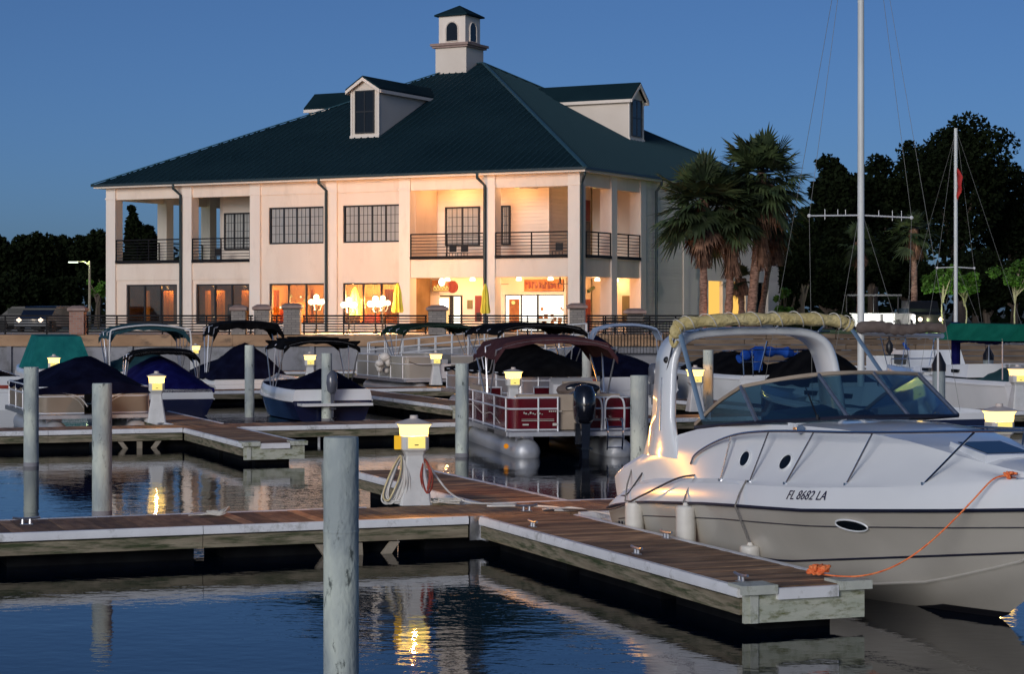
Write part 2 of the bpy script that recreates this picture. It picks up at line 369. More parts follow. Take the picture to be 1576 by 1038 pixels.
# ================================================================ SETTING: water, ground
SW = 103.0      # seawall distance
wb = MB(); wb.poly([(-400, -60, 0), (400, -60, 0), (400, SW+0.2, 0), (-400, SW+0.2, 0)]); struct(wb.build('water', M['water'], smooth=0))
gb = MB(); gb.poly([(-1500, SW+.5, 1.70), (1500, SW+.5, 1.70), (1500, 3000, 1.70), (-1500, 3000, 1.70)]); struct(gb.build('ground', M['earth'], smooth=0))
bb = MB(); bb.poly([(-1500, -60, -2.6), (1500, -60, -2.6), (1500, SW+1, -2.6), (-1500, SW+1, -2.6)]); struct(bb.build('harbour_bed', M['earth'], smooth=0))
x_end = X_(1020, SW)
tb = MB(); tb.poly([(-60, SW+.4, 1.712), (x_end, SW+.4, 1.712), (x_end+6, SW+45, 1.712), (-60, SW+45, 1.712)]); struct(tb.build('terrace', M['terrace'], smooth=0))
lb = MB(); lb.poly([(x_end+.3, SW+.4, 1.73), (90, SW+.4, 1.73), (90, SW+26, 1.73), (x_end+5, SW+26, 1.73)]); struct(lb.build('lawn', M['lawn'], smooth=0))
# seawalls
sw = thing('seawall', 'long concrete seawall with brown cap band below the terrace fence', 'seawall', (0, SW, 0))
a = MB(); a.box(-62, x_end, 0.0, 0.5, -2.5, 1.14); a.build('wall', M['seawall'], sw)
a = MB(); xx = -62
while xx < x_end:
    a.box(xx, min(xx+3.0, x_end), -0.16, 0.52, 1.14, 1.70, r=random.random()); xx += 3.012
a.build('cap_beam', M['seawall_cap'], sw, bevel=.015)
xx = -61
while xx < x_end-1: a = MB(); a.box(xx, xx+.22, -.12, -.001, -2.4, 1.14); a.build('buttress', M['seawall'], sw); xx += 3.0
rw = thing('retaining_wall', 'stepped timber retaining wall with lit grass lawn on top, right side', 'wall', (0, SW, 0))
a = MB(); 
for k in range(6):
    z0 = 0.15+k*0.27; off = -1.8+k*0.33; xx = x_end+.3+random.random()*2
    a.box(x_end+.02, x_end+.3+(xx-x_end-.3), off, off+.31, z0, z0+.25, r=random.random())
    while xx < 90:
        a.box(xx, xx+3.4, off, off+.31, z0+random.uniform(-.01, .01), z0+.25, r=random.random()); xx += 3.43
a.build('timber_course', M['retain'], rw)
a = MB(); a.box(x_end+.02, 90, -2.0, .4, -2.5, .15); a.build('footing', M['rock'], rw)

# ---------------------------------------------------------------- fence and pillars on the terrace edge
def fence(name, label, x0, x1, y, posts, z0=1.72, z1=2.62, nr=7):
    f = thing(name, label, 'fence', (0, y, 0))
    a = MB()
    for k in range(nr):
        z = z0+.10+(z1-z0-.12)*k/(nr-1); t_ = .062 if k < nr-1 else .085
        a.box(x0, x1, -.02, .02, z, z+t_)
    a.build('rail_panel', M['dark_rail'], f, smooth=0)
    for px in posts:
        a = MB(); x = px; a.box(x-.035, x+.035, -.035, .035, z0, z1+.03); a.build('post', M['dark_rail'], f, smooth=0)
    return f
fy = SW+.1
fx = lambda px: X_(px, fy)
PILL = [(120, 25, 471, 'brick'), (368, 24, 470, 'stone'), (404, 26, 469, 'stone'), (450, 28, 467, 'stone'), (673, 30, 470, 'stone'), (888, 25, 467, 'stone'), (977, 27, 475, 'stone')]
fence('terrace_fence', 'black horizontal rail fence on the seawall left of the brick pillar', fx(-160), fx(108), fy, [fx(q) for q in (-120, -56, 8, 72)])
fence('terrace_fence', 'black horizontal rail fence between the brick pillar and the stone pillars', fx(133), fx(355), fy, [fx(q) for q in (135, 180, 250, 318, 353)])
fence('terrace_fence', 'short black rail fence between the first two stone pillars of the three', fx(381), fx(390), fy, [fx(386)])
fence('terrace_fence', 'short black rail fence left of the tallest stone pillar', fx(418), fx(435), fy, [fx(426)])
fence('terrace_fence', 'black horizontal rail fence in front of the lit patio umbrellas', fx(466), fx(657), fy, [fx(q) for q in (468, 529, 593, 655)])
fence('terrace_fence', 'black horizontal rail fence in front of the bright shop windows', fx(690), fx(874), fy, [fx(q) for q in (692, 750, 812, 868)])
fence('terrace_fence', 'black rail fence running right of the capped stone pillars', fx(903), fx(1075), fy, [fx(q) for q in (906, 932, 960, 1000, 1040, 1072)])
g = thing('picket_gate', 'black vertical bar gate below the fence above the gangway', 'gate', (0, fy-.35, 0))
a = MB()
for k in range(26): a.box(fx(905)+k*.16, fx(905)+k*.16+.025, 0, .025, .75, 2.3)
a.build('bars', M['dark_rail'], g, smooth=0)
a = MB(); a.box(fx(903), fx(1040), -.02, .04, 2.3, 2.35); a.box(fx(903), fx(1040), -.02, .04, .75, .80); a.build('frame', M['dark_rail'], g, smooth=0)
# second fence seen through the first, going back beside the building
f2 = thing('side_fence', 'black rail fence running back from the pillars beside the building', 'fence', (0, 0, 0))
a = MB(); p0 = Vector((fx(930), fy+1.2, 0)); p1 = Vector((fx(1010), fy+5, 0))
for k in range(7):
    z = 1.82+.12*k; a.tube([p0+Vector((0, 0, z)), p1+Vector((0, 0, z))], .02, 4)
a.build('rail_panel', M['dark_rail'], f2, smooth=0)
for k in range(5):
    q = p0.lerp(p1, k/4); a = MB(); a.box(q.x-.035, q.x+.035, q.y-.035, q.y+.035, 1.72, 2.62); a.build('post', M['dark_rail'], f2, smooth=0)
plab = {120: 'red brick pillar with pale cap on the seawall at far left', 368: 'stone pillar with broad cap, leftmost of three before the second window bay',
        404: 'capped stone pillar, middle one of the three above the black bimini', 450: 'tall grey stone pillar beside the lit patio lamp', 673: 'stone pillar in front of the glowing cafe entrance',
        888: 'stone pillar below the building corner drainpipe', 977: 'low stone pillar with wide peaked cap before the side porch'}
for px, wpx, yt, kind in PILL:
    wv = wpx*SW/F; zt = Z_(yt, SW); yy = fy + {404: .6, 368: .3, 977: 1.6}.get(px, 0)
    p = thing(kind+'_pillar', plab[px], 'pillar', (X_(px, yy), yy, 1.72))
    a = MB(); h = wv/2; a.box(-h*.9, h*.9, -h*.9, h*.9, 0, zt-1.72-.28); a.build('shaft', M['brick_wall' if kind == 'brick' else 'stone_wall'], p, bevel=.01)
    a = MB(); z = zt-1.72; hh = h*(1.3 if px in (977, 888) else 1.12)
    a.sq([(hh*.9, z-.28), (hh, z-.24), (hh, z-.12), (hh*.55, z), (hh*.3, z+.01)], ch=.02); a.build('cap', M['stone_cap'], p)

# ================================================================ BUILDING
UX, UY = .882, -.4706
CN = Vector((3.61, 110.0, 0)); BR = math.atan2(UY, UX)
W0, DEP, G0 = 31.7, 31.0, 1.72
def b2w(x, y): return Vector((CN.x+UX*x+.4706*y, CN.y+UY*x+.882*y, 0))
def xl(px, y=0.0):     # local x on plane local-y = y for photo column px
    k = (px-CX)/F; ax, ay = CN.x+.4706*y, CN.y+.882*y
    return (k*ay-ax)/(UX-k*UY)
def yl(px, x=0.0):
    k = (px-CX)/F; ax, ay = CN.x+UX*x, CN.y+UY*x
    return (k*ay-ax)/(.4706-k*.882)
def bz(py, x, y): return Z_(py, b2w(x, y).y)
bld = thing('clubhouse', 'two-storey pale waterfront clubhouse with dark green hipped metal roof, balconies and cupola', 'building', (CN.x, CN.y, 0), BR)
BW = M['stucco']
ZB, ZS, ZF, ZE = 9.55, 4.72, 5.72, 10.24       # beam bottom, spandrel bottom, upper floor, fascia bottom
def bx(name, m, x0, x1, y0, y1, z0, z1, parent=None, **k):
    a = MB(); a.box(x0, x1, y0, y1, z0, z1); return a.build(name, m, parent or bld, **k)
cw = .70
colx = [xl(p) for p in (165, 281, 385.5, 503, 615, 745, 866)]
colx = [-W0]+[x+.0 for x in colx[1:6]]+[-cw]
print('colx', [round(c, 2) for c in colx])
for x in colx: bx('column', M['trim'], x, x+cw, -.06, cw-.06, G0, ZE, bevel=.02)
for x in colx:      # capital band
    bx('column_band', M['trim'], x-.04, x+cw+.04, -.10, cw-.02, ZB+.02, ZB+.12)
sy = [yl(940), yl(985)]
print('side cols', sy)
for y in sy: bx('column', M['trim'], -cw+.06, .06, y, y+cw, G0, ZE, bevel=.02)
yw = sy[1]+cw                     # side wall starts behind here
bx('column', M['trim'], -cw+.06, .06, yl(1051), yl(1051)+cw, G0, ZE, bevel=.02)
bx('column', M['trim'], -W0-.06, -W0+cw-.06, 5.0, 5.0+cw, G0, ZE, bevel=.02)
for y in (9.5, 14, 19): bx('column', M['trim'], -W0-.06, -W0+cw-.06, y, y+cw, G0, ZE, bevel=.02)
# beams + spandrels, front per bay
for i in range(6):
    x0, x1 = colx[i]+cw, colx[i+1]
    bx('beam', BW, x0, x1, .04, .42, ZB, ZE)
    if i in (2, 3): continue
    bx('spandrel', BW, x0, x1, .04, .40, ZS, ZF)
for y0, y1 in ((cw-.06, sy[0]), (sy[0]+cw, sy[1])):
    bx('beam', BW, -.42, -.04, y0, y1, ZB, ZE); bx('spandrel', BW, -.40, -.04, y0, y1, ZS, ZF)
for y0, y1 in ((cw-.06, 5.0), (5.0+cw, 9.5), (9.5+cw, 14), (14+cw, 19)):
    bx('beam', BW, -W0+.04, -W0+.42, y0, y1, ZB, ZE); bx('spandrel', BW, -W0+.04, -W0+.40, y0, y1, ZS, ZF)
# slabs, ceilings
bx('balcony_floor', M['ceiling'], -W0+.45, -.45, .45, 9.0, 5.30, 5.66)
bx('soffit', M['ceiling'], -W0+.44, -.44, .44, DEP-.5, ZE-.05, ZE-.01)
bx('porch_ceiling', M['ceiling'], colx[4]+cw, -.42, .42, 8.8, ZS-.02+.06, 5.28)
bx('lower_ceiling', M['ceiling'], -W0+.45, colx[4]+cw-.02, .42, 8.8, ZS-.02+.06, 5.28)
RD = 2.9
# upper recessed wall bays 1-2 and 5-6
def siding(name, x0, x1, y, z0, z1, face='front', th=.25, parent=None, mt='siding'):
    a = MB(); z = z0; dz = .20
    if face == 'front':
        a.box(x0, x1, y+.03, y+th, z0, z1)
        while z < z1-.01:
            zt = min(z+dz, z1); r = random.random()
            a.hexa([(x0, y-.0, z), (x1, y-.0, z), (x1, y+.03, z), (x0, y+.03, z)], [(x0, y+.025, zt), (x1, y+.025, zt), (x1, y+.03, zt), (x0, y+.03, zt)], r); z += dz
    else:   # faces +x, wall plane at x0 running y..: args x0=x plane, x1=unused, y=(ya,yb)
        ya, yb = y; a.box(x0-th, x0-.03, ya, yb, z0, z1)
        while z < z1-.01:
            zt = min(z+dz, z1); r = random.random()
            a.hexa([(x0-.03, ya, z), (x0, ya, z), (x0, yb, z), (x0-.03, yb, z)], [(x0-.03, ya, zt), (x0-.025, ya, zt), (x0-.025, yb, zt), (x0-.03, yb, zt)], r); z += dz
    return a.build(name, M[mt], parent or bld, smooth=0)
XU = colx[1]+cw+.1                # left end of the upper rooms
siding('upper_wall', XU, colx[2]+.1, RD, 5.68, ZE-.06)
bx('loggia_wall', M['siding'], XU-.25, XU, RD+.05, 16, 5.68, ZE-.06)
ur0 = colx[4]+cw+.02
siding('upper_wall', ur0, xl(845, RD), RD, 5.68, ZE-.06)
xr = xl(845, RD)
siding('upper_wall', xr, 0, (RD+.3, yw-.1), 5.68, ZE-.06, face='side')
bx('bay_return', BW, colx[4]+.05, ur0, .5, RD-.02, 5.68, ZE-.06)
bx('bay_return', BW, colx[2]+.12, colx[2]+cw-.02, .5, RD-.02, 5.68, ZE-.06)
# flush bays 3,4 : wall with openings
def wall_open(name, x0, x1, z0, z1, openings, y0=.10, y1=.40, m=BW):
    a = MB(); xs = sorted(openings); cur = x0
    for (ox0, ox1, oz0, oz1) in xs:
        a.box(cur, ox0, y0, y1, z0, z1); a.box(ox0, ox1, y0, y1, z0, oz0)
        if oz1 < z1: a.box(ox0, ox1, y0, y1, oz1, z1)
        cur = ox1
    a.box(cur, x1, y0, y1, z0, z1); bmesh.ops.remove_doubles(a.bm, verts=a.bm.verts[:], dist=1e-5)
    return a.build(name, m, bld, smooth=0)
def window(x0, x1, y, z0, z1, n, pane_mat, muntin=(3, 3), fr=.09, sill=True, nm='window'):
    a = MB(); a.box(x0, x1, y, y+.12, z0, z0+fr); a.box(x0, x1, y, y+.12, z1-fr, z1)
    a.box(x0, x0+fr, y, y+.12, z0+fr, z1-fr); a.box(x1-fr, x1, y, y+.12, z0+fr, z1-fr)
    iw = (x1-x0-2*fr)
    for k in range(1, n):
        x = x0+fr+iw*k/n; a.box(x-.05, x+.05, y+.01, y+.11, z0+fr, z1-fr)
    fo = a.build(nm, M['win_frame'], bld, smooth=0)
    if muntin:
        c = MB(); mx, mz = muntin
        for k in range(n):
            xa = x0+fr+iw*k/n+.05; xb = x0+fr+iw*(k+1)/n-.05
            for j in range(1, mx): xq = xa+(xb-xa)*j/mx; c.box(xq-.012, xq+.012, y+.035, y+.05, z0+fr, z1-fr)
            for j in range(1, mz): zq = z0+fr+(z1-z0-2*fr)*j/mz; c.box(xa, xb, y+.035, y+.052, zq-.012, zq+.012)
        c.build('muntin', M['win_frame'], fo, smooth=0)
    for k in range(n):
        xa = x0+fr+iw*k/n+.045; xb = x0+fr+iw*(k+1)/n-.045
        p = MB(); p.box(xa, xb, y+.06, y+.075, z0+fr, z1-fr); p.build('pane', M[pane_mat], fo, smooth=0)
    return fo
zu0, zu1 = 6.72, 8.83
for i, (pa, pb) in ((2, (414, 498)), (3, (528, 617))):
    x0, x1 = colx[i]+cw, colx[i+1]; wa, wb_ = xl(pa, .1), min(xl(pb, .1), x1-.02)
    wall_open('upper_wall', x0, x1, ZS, ZB, [(wa, wb_, zu0, zu1)])
    window(wa, wb_, .17, zu0, zu1, 4, 'blind', (3, 4))
# upper recessed windows and doors
def rec_window(pa, pb, n, x_lim=None, mtl='blind', z=(6.55, 8.75), mun=(3, 4)):
    xa, xb = xl(pa, RD), xl(pb, RD); return window(xa, xb, RD-.09, z[0], z[1], n, mtl, mun)
rec_window(346, 392, 3)
rec_window(686, 739, 2, mtl='blind'); rec_window(772, 786, 1, mtl='blind')
d_ = bx('door', M['door_dark'], xl(650, RD), xl(660.5, RD), RD-.05, RD-.01, 5.7, 8.5)
# dark upper side doorway, red glow above it painted as a red panel
yy0, yy1 = yl(893, xr), yl(927, xr)
bx('doorway', M['door_dark'], xr+.01, xr+.06, max(yy0, RD+.35), min(yy1, yw-.3), 5.7, 8.0)
bx('red_glow_panel', M['door_red'], xr+.01, xr+.05, max(yy0, RD+.35), min(yy1, yw-.3), 8.02, 9.2)
# lower front wall bays 1-4
for i, (pa, pb, n) in enumerate(((195, 273, 3), (302, 384, 3), (415, 499, 3), (528, 617, 3))):
    x0, x1 = colx[i]+cw, colx[i+1]; wa, wb_ = max(xl(pa, .12), x0+.05), min(xl(pb, .12), x1-.03)
    wall_open('lower_wall', x0, x1, G0, ZS-.001 if i in (0, 1) else ZS-.003, [(wa, wb_, 2.15, 4.46)])
    window(wa, wb_, .19, 2.15, 4.46, n, 'window_glass', None)
# interior of the restaurant behind bays 1-4
x0, x1 = -W0+.5, colx[4]
bx('room_back_wall', M['room_wall'], x0, x1, 4.2, 4.4, G0, ZS+.03)
bx('room_end_wall', M['room_wall'], x0-.1, x0, .45, 4.2, G0, ZS+.03)
bx('room_end_wall', M['room_wall'], x1, x1+.1, .45, RD+.3, G0, ZS+.03)
bx('room_divider', M['room_wall'], colx[2]+.2, colx[2]+.35, .45, 4.2, G0, ZS+.03)
def curtain(xa, xb, y, z0=1.9, z1=4.5, m='curtain'):
    pts = []; n = int((xb-xa)/.09)+2; a = MB()
    for k in range(n): pts.append((xa+(xb-xa)*k/(n-1), y+.05*math.sin(k*1.9)))
    vs0 = [a.bm.verts.new((p[0], p[1], z0)) for p in pts]; vs1 = [a.bm.verts.new((p[0], p[1], z1)) for p in pts]
    for k in range(n-1): a.face([vs0[k], vs0[k+1], vs1[k+1], vs1[k]])
    return a.build('curtain', M[m], bld, smooth=80)
for pa, pb in ((252, 268), (316, 325), (332, 346), (222, 232), (372, 384), (421, 430), (478, 484), (592, 612)):
    curtain(xl(pa, .9), xl(pb, .9), .9, z1=4.1)
for px, e, y in ((258, 45, .5), (330, 55, .5), (376, 30, .6), (425, 420, 1.4), (480, 650, 1.8), (545, 1700, 1.8), (590, 1900, 1.8)):
    x = xl(px, y); pt_light('lamp', (x, y, 3.5 if y > .7 else 4.3), e, (1, .5, .18), .12, bld)
for px, y, zz, s in ((198, 1.2, 3.0, .05), (432, 1.0, 3.1, .06), (463, 1.5, 3.7, .05), (548, 1.4, 3.2, .12), (560, 1.6, 3.1, .10), (600, 1.3, 3.0, .13), (330, 2, 2.55, .04), (260, 1.6, 2.5, .04)):
    a = MB(); a.ball((xl(px, y), y, zz), s, 10, 6); a.build('indoor_lamp', M['globe'], bld)
for px, y, w_, z1_, m_ in ((436, 1.6, .5, 2.95, 'door_red'), (455, 2.4, .9, 3.4, 'sign_board'), (540, 2.2, .7, 3.1, 'door_dark'), (556, 2.6, .5, 3.6, 'sign_board'), (570, 2.0, .8, 2.7, 'door_red'), (604, 2.4, .7, 3.2, 'door_red'), (310, 2.2, .8, 2.7, 'door_dark'), (360, 2.0, .9, 3.3, 'door_dark'), (230, 2.4, 1.0, 2.9, 'door_dark')):
    a = MB(); x = xl(px, y); a.box(x-w_/2, x+w_/2, y, y+.4, G0, z1_); a.build('cabinet', M[m_], bld, bevel=.03)
for k, px in enumerate((420, 447, 470, 536, 552, 575, 600, 612)):
    y = 1.2+.5*(k % 3); a = MB(); a.ball((xl(px, y), y, 3.5+.25*(k % 2)), (.13, .13, .09), 10, 6); a.cyl((xl(px, y), y, 3.6), (xl(px, y), y, ZS), .012); a.build('pendant_lamp', M['lamp_panel'], bld)
# shop fronts behind bays 5,6
SY = 3.2
wl = []
x0, x1 = colx[4]+cw, xl(871, SY)
o1 = (xl(653, SY), xl(712, SY), G0+.02, 3.78); o2 = (xl(777, SY), xl(867, SY), G0+.02, 3.80)
wall_open('shop_wall', x0, x1, G0, ZS+.05, [o1, o2], SY, SY+.25, M['ceiling'])
def lit(name, px0, px1, z0, z1, y, m): 
    a = MB(); a.box(xl(px0, y), xl(px1, y), y, y+.04, z0, z1); return a.build(name, M[m], bld, smooth=0)
def bar(px0, px1, z0, z1, y, m='win_frame', nm='door_frame', d=.08):
    a = MB(); a.box(xl(px0, y), xl(px1, y), y, y+d, z0, z1); return a.build(nm, M[m], bld, smooth=0)
lit('lit_pane', 653.5, 663, G0+.1, 3.7, SY+.12, 'shop_warm'); lit('lit_pane', 665, 692, G0+.1, 3.7, SY+.12, 'shop_warm')
lit('light_box', 666, 690, 3.0, 3.6, SY+.06, 'neon_white'); lit('lit_pane', 698, 708, 2.2, 3.75, SY+.12, 'shop_white')
bar(663, 665, G0, 3.78, SY+.02); bar(692, 697.5, G0, 3.78, SY+.02); bar(709, 712, G0, 3.78, SY+.02); bar(653, 712, 3.70, 3.78, SY+.03)
lit('lit_pane', 778, 801, G0+.1, 3.75, SY+.12, 'shop_white'); lit('lit_pane', 803, 826, G0+.1, 3.75, SY+.12, 'neon_white'); lit('lit_pane', 828, 867, G0+.1, 3.75, SY+.12, 'shop_white')
dd = bar(783.5, 799, G0, 3.55, SY+.05, 'sign_board', 'shop_door', .05)
a = MB(); a.ball((xl(790, SY), SY+.0, 3.35), .11, 10, 6); a.build('door_lamp', M['lamp_panel'], bld)
bar(801, 803, G0, 3.8, SY+.02); bar(826, 828.5, G0, 3.8, SY+.02); bar(777, 867, 3.74, 3.82, SY+.03); bar(776.3, 777.8, G0, 3.8, SY+.02)
# goods behind the window: small irregular pieces
a = MB()
for k in range(26):
    px = random.uniform(831, 866); z = 2.0+random.random()**2*1.1; x = xl(px, SY); s = random.uniform(.05, .13)
    a.box(x-s, x+s, SY+.07, SY+.10, z-s, z+s)
a.build('window_display', M['sign_board'], bld, smooth=0)
# signs: script style sign, round sign, long board with raised strokes
a = MB(); x = xl(681, SY); a.box(x-.62, x+.50, SY-.10, SY-.02, 4.0, 4.62); s1 = a.build('cafe_sign', M['sign_board'], bld, bevel=.02)
a = MB()
for k in range(5): a.tube(cr([(x-.5+k*.2, SY-.12, 4.12), (x-.45+k*.2, SY-.12, 4.30+.08*(k % 2)), (x-.38+k*.2, SY-.12, 4.2), (x-.34+k*.2, SY-.12, 4.12)], 3), .022, 5)
a.tube([(x-.52, SY-.12, 4.06), (x+.46, SY-.12, 4.06)], .02, 5); a.build('sign_stroke', M['lamp_panel'], s1)
a = MB(); a.ball((xl(680, SY-.3), SY-.3, 4.52), (.20, .12, .22), 12, 8); a.build('globe_light', M['neon_white'], bld)
a = MB(); a.cyl((xl(697.5, SY), SY-.10, 4.25), (xl(697.5, SY), SY-.02, 4.25), .34, n=20); a.build('round_sign', M['door_red'], bld)
a = MB(); xa, xb = xl(808, SY), xl(868, SY); a.box(xa, xb, SY-.12, SY-.02, 3.98, 4.62); s2 = a.build('shop_sign', M['sign_board'], bld, bevel=.02)
a = MB(); k = 0; xx = xa+.1
while xx < xb-.3:
    hh = random.choice((.30, .36, .40)); a.box(xx, xx+.05, SY-.15, SY-.12, 4.12, 4.12+hh)
    a.box(xx+.05, xx+.14, SY-.15, SY-.12, 4.12+hh*random.choice((0, .45, .9)), 4.12+hh*random.choice((0, .45, .9))+.05); xx += .20
a.build('sign_stroke', M['door_red'], s2, smooth=0)
for px0, px1, z0, z1, m_, nm in ((719, 727, 3.0, 3.5, 'shutter_olive', 'notice_board'), (731, 741, 2.3, 3.75, 'door_red', 'poster'), (733, 739, 2.35, 2.8, 'win_frame', 'poster_figure')):
    a = MB(); y = SY-.05-(.03 if nm == 'poster_figure' else 0); a.box(xl(px0, y), xl(px1, y), y, y+.03, z0, z1); a.build(nm, M[m_], bld, smooth=0)
# side shop wall (faces +x), lower
xs = xr
siding('side_shop_wall', xs, 0, (SY+.26, yw-.1), G0, ZS+.03, face='side', mt='ceiling')
sw_ = MB(); yA = yl(919, xs+.05); sw_.box(xs+.01, xs+.07, min(yA, 6.8), min(yl(927, xs), 8.0), G0, 3.55); sw_.build('side_door', M['door_red'], bld)
sw_ = MB(); ya, yb = yl(903, xs), yl(928, xs)
print('arch sign y', ya, yb)
pts = [(xs+.1, ya+(yb-ya)*t_, 4.0+.42*math.sin(math.pi*min(1, t_*.6))) for t_ in [k/8 for k in range(9)]]
sw_.tube(pts, .10, 5); sw_.build('arched_sign', M['sign_green'], bld)
# cross wall with green-brown shutter seen in side bay 2
yb2 = yw
bx('cross_wall', M['ceiling'], xs+.02, -cw-.0, yb2-.02, yb2+.18, G0, ZS+.03)
bx('cross_wall_upper', M['siding'], xs+.02, -cw-.0, yb2-.02, yb2+.18, 5.68, ZE-.06)
a = MB(); a.box(xl(958, yb2), xl(979, yb2), yb2-.07, yb2-.03, 2.2, 3.75); a.build('shutter', M['shutter_olive'], bld, smooth=0)
# right side wall beyond the porch
siding('side_wall', 0, 0, (yw, yl(1051)), G0, ZE, face='side', th=.3)
y_ = yl(1051)+cw
bx('side_pier', M['trim'], -.35, -.0, y_, y_+1.2, G0, ZE, bevel=.01)
ys_ = y_+1.2
siding('side_wall', -.05, 0, (ys_, DEP), ZS, ZE, face='side', th=.3)
# lower rear part of side: piers, lit openings, sill wall
siding('sill_wall', -.05, 0, (ys_, DEP), G0, 2.55, face='side', th=.3)
for k, (pa, pb) in enumerate(((1088, 1110), (1123, 1145), (1158, 1180))):
    ya, yb = yl(pa, -.1), yl(pb, -.1)
    a = MB(); a.box(-.3, -.22, ya, yb, 2.55, ZS); lp = a.build('lit_opening', M['lit_annex' if k < 2 else 'dark_glass'], bld, smooth=0)
prev = ys_
for pa, pb in ((1088, 1110), (1123, 1145), (1158, 1180)):
    ya, yb = yl(pa, -.1), yl(pb, -.1); bx('pier', M['trim'], -.35, -.0, prev, ya, 2.55, ZS); prev = yb
bx('pier', M['trim'], -.35, -.0, prev, DEP, 2.55, ZS)
bx('back_wall', BW, -W0+6, -.4, DEP-.3, DEP, G0, ZE)
bx('rear_block', BW, XU-.0, -8, 8.9, DEP-.4, G0, ZE-.07)
# railings
def railing(x0, x1, y=None, x=None, z0=5.75, z1=7.08):
    a = MB(); 
    def seg(p, q, t_): 
        if y is not None: a.box(p, q, y-t_/2, y+t_/2, zz, zz+t_)
        else: a.box(x-t_/2, x+t_/2, p, q, zz, zz+t_)
    for k in range(8):
        zz = z0+.12+(z1-z0-.12)*k/7; seg(x0, x1, .035 if k < 7 else .07)
    zz = z0-.02; seg(x0-.02, x1+.02, .16)
    n = max(2, round((x1-x0)/2)); 
    for k in range(n+1):
        p = x0+(x1-x0)*k/n
        if y is not None: a.box(p-.03, p+.03, y-.03, y+.03, z0, z1+.05)
        else: a.box(x-.03, x+.03, p-.03, p+.03, z0, z1+.05)
    return a.build('balcony_railing', M['dark_rail'], bld, smooth=0)
for i in (0, 1, 4, 5): railing(colx[i]+cw+.02, colx[i+1]-.02, y=.0)
railing(cw, sy[0]-.02, x=-.0); railing(sy[0]+cw+.02, sy[1]-.02, x=-.0)
railing(cw, 4.95, x=-W0+.1); railing(5.75, 9.4, x=-W0+.1)
# porch + balcony lamps
for x, y, z, e in ((xl(690, 2), 1.9, 4.45, 120), (xl(730, 2), 1.8, 4.45, 70), (xl(800, 2), 1.9, 4.45, 110), (xl(850, 2), 1.8, 4.45, 90), (-1.5, 5.2, 4.45, 110), (-1.5, 7.6, 4.45, 60),
                   (xl(700, 2), 1.7, 9.5, 95), (xl(800, 2), 1.7, 9.5, 70), (-1.5, 5.0, 9.6, 22)):
    a = MB(); a.lathe([(.02, .30), (.12, .28), (.16, .14), (.14, .10)], (x, y, z), 12); s_ = a.build('ceiling_lamp', M['globe' if z < 6 else 'lamp_panel'], bld)
    pt_light('lamp', (x, y, z), e*1.15, (1, .46, .17), .12, bld)
# ceiling fans (small)
for px in (818, 852):
    a = MB(); x = xl(px, 1.4); a.cyl((x, 1.4, 9.6), (x, 1.4, 10.1), .03); a.box(x-.7, x+.7, 1.33, 1.47, 9.58, 9.61); a.box(x-.07, x+.07, .7, 2.1, 9.56, 9.59); a.build('ceiling_fan', M['white_paint'], bld)
for px in (768, 862):
    a = MB(); x = xl(px, 1.0); a.cyl((x, 1.0, 4.35), (x, 1.0, 4.7), .05); a.box(x-.6, x+.6, .95, 1.05, 4.33, 4.36); a.build('ceiling_fan', M['win_frame'], bld)
# fascia, gutter
OV = .55
a = MB(); 
a.box(-W0-OV, OV, -OV, -OV+.12, ZE, ZE+.16); a.box(OV-.12, OV, -OV+.12, DEP+OV, ZE, ZE+.16); a.box(-W0-OV, -W0-OV+.12, -OV+.12, DEP+OV, ZE, ZE+.16)
a.build('fascia', M['trim'], bld)
a = MB(); a.box(-W0-OV+.12, OV-.12, -OV+.12, DEP+OV-.12, ZE+.005, ZE+.05); a.build('eave_soffit', M['trim'], bld)
# gutter
a = MB(); a.box(-W0-OV-.12, OV+.12, -OV-.12, -OV-.003, ZE+.10, ZE+.24); a.box(OV+.003, OV+.12, -OV, DEP+OV, ZE+.10, ZE+.24); a.build('gutter', M['gutter'], bld)
def downspout(x, y, dx=0, dy=0):
    a = MB(); pts = [(x+dx, y+dy, ZE+.12), (x+dx, y+dy, ZE-.15), (x, y, ZE-.55), (x, y, G0)]
    a.tube(pts, .085, 8); a.build('downspout', M['gutter'], bld)
for px in (278, 502, 746): x = xl(px, -.17); downspout(x, -.17, -.25, -.38)
downspout(.12, -.05, .3, -.3); downspout(.17, yl(1010, .17), .33, 0)
# roof
ZR0 = ZE+.17; XA, XB, YM = -W0/2-.6, -15.2, 17.0
YM = 17.0
ZP = bz(98, XB, YM); print('ridge z', ZP)
e0, e1, f0, f1 = -W0-OV-.1, OV+.1, -OV-.1, DEP+OV+.1
RA, RB = Vector((XA, YM, ZP)), Vector((XB, YM, ZP))
c1, c2, c3, c4 = Vector((e0, f0, ZR0)), Vector((e1, f0, ZR0)), Vector((e1, f1, ZR0)), Vector((e0, f1, ZR0))
a = MB()
for pl in ([c1, c2, RB, RA], [c2, c3, RB], [c3, c4, RA, RB], [c4, c1, RA]):
    a.poly(pl)
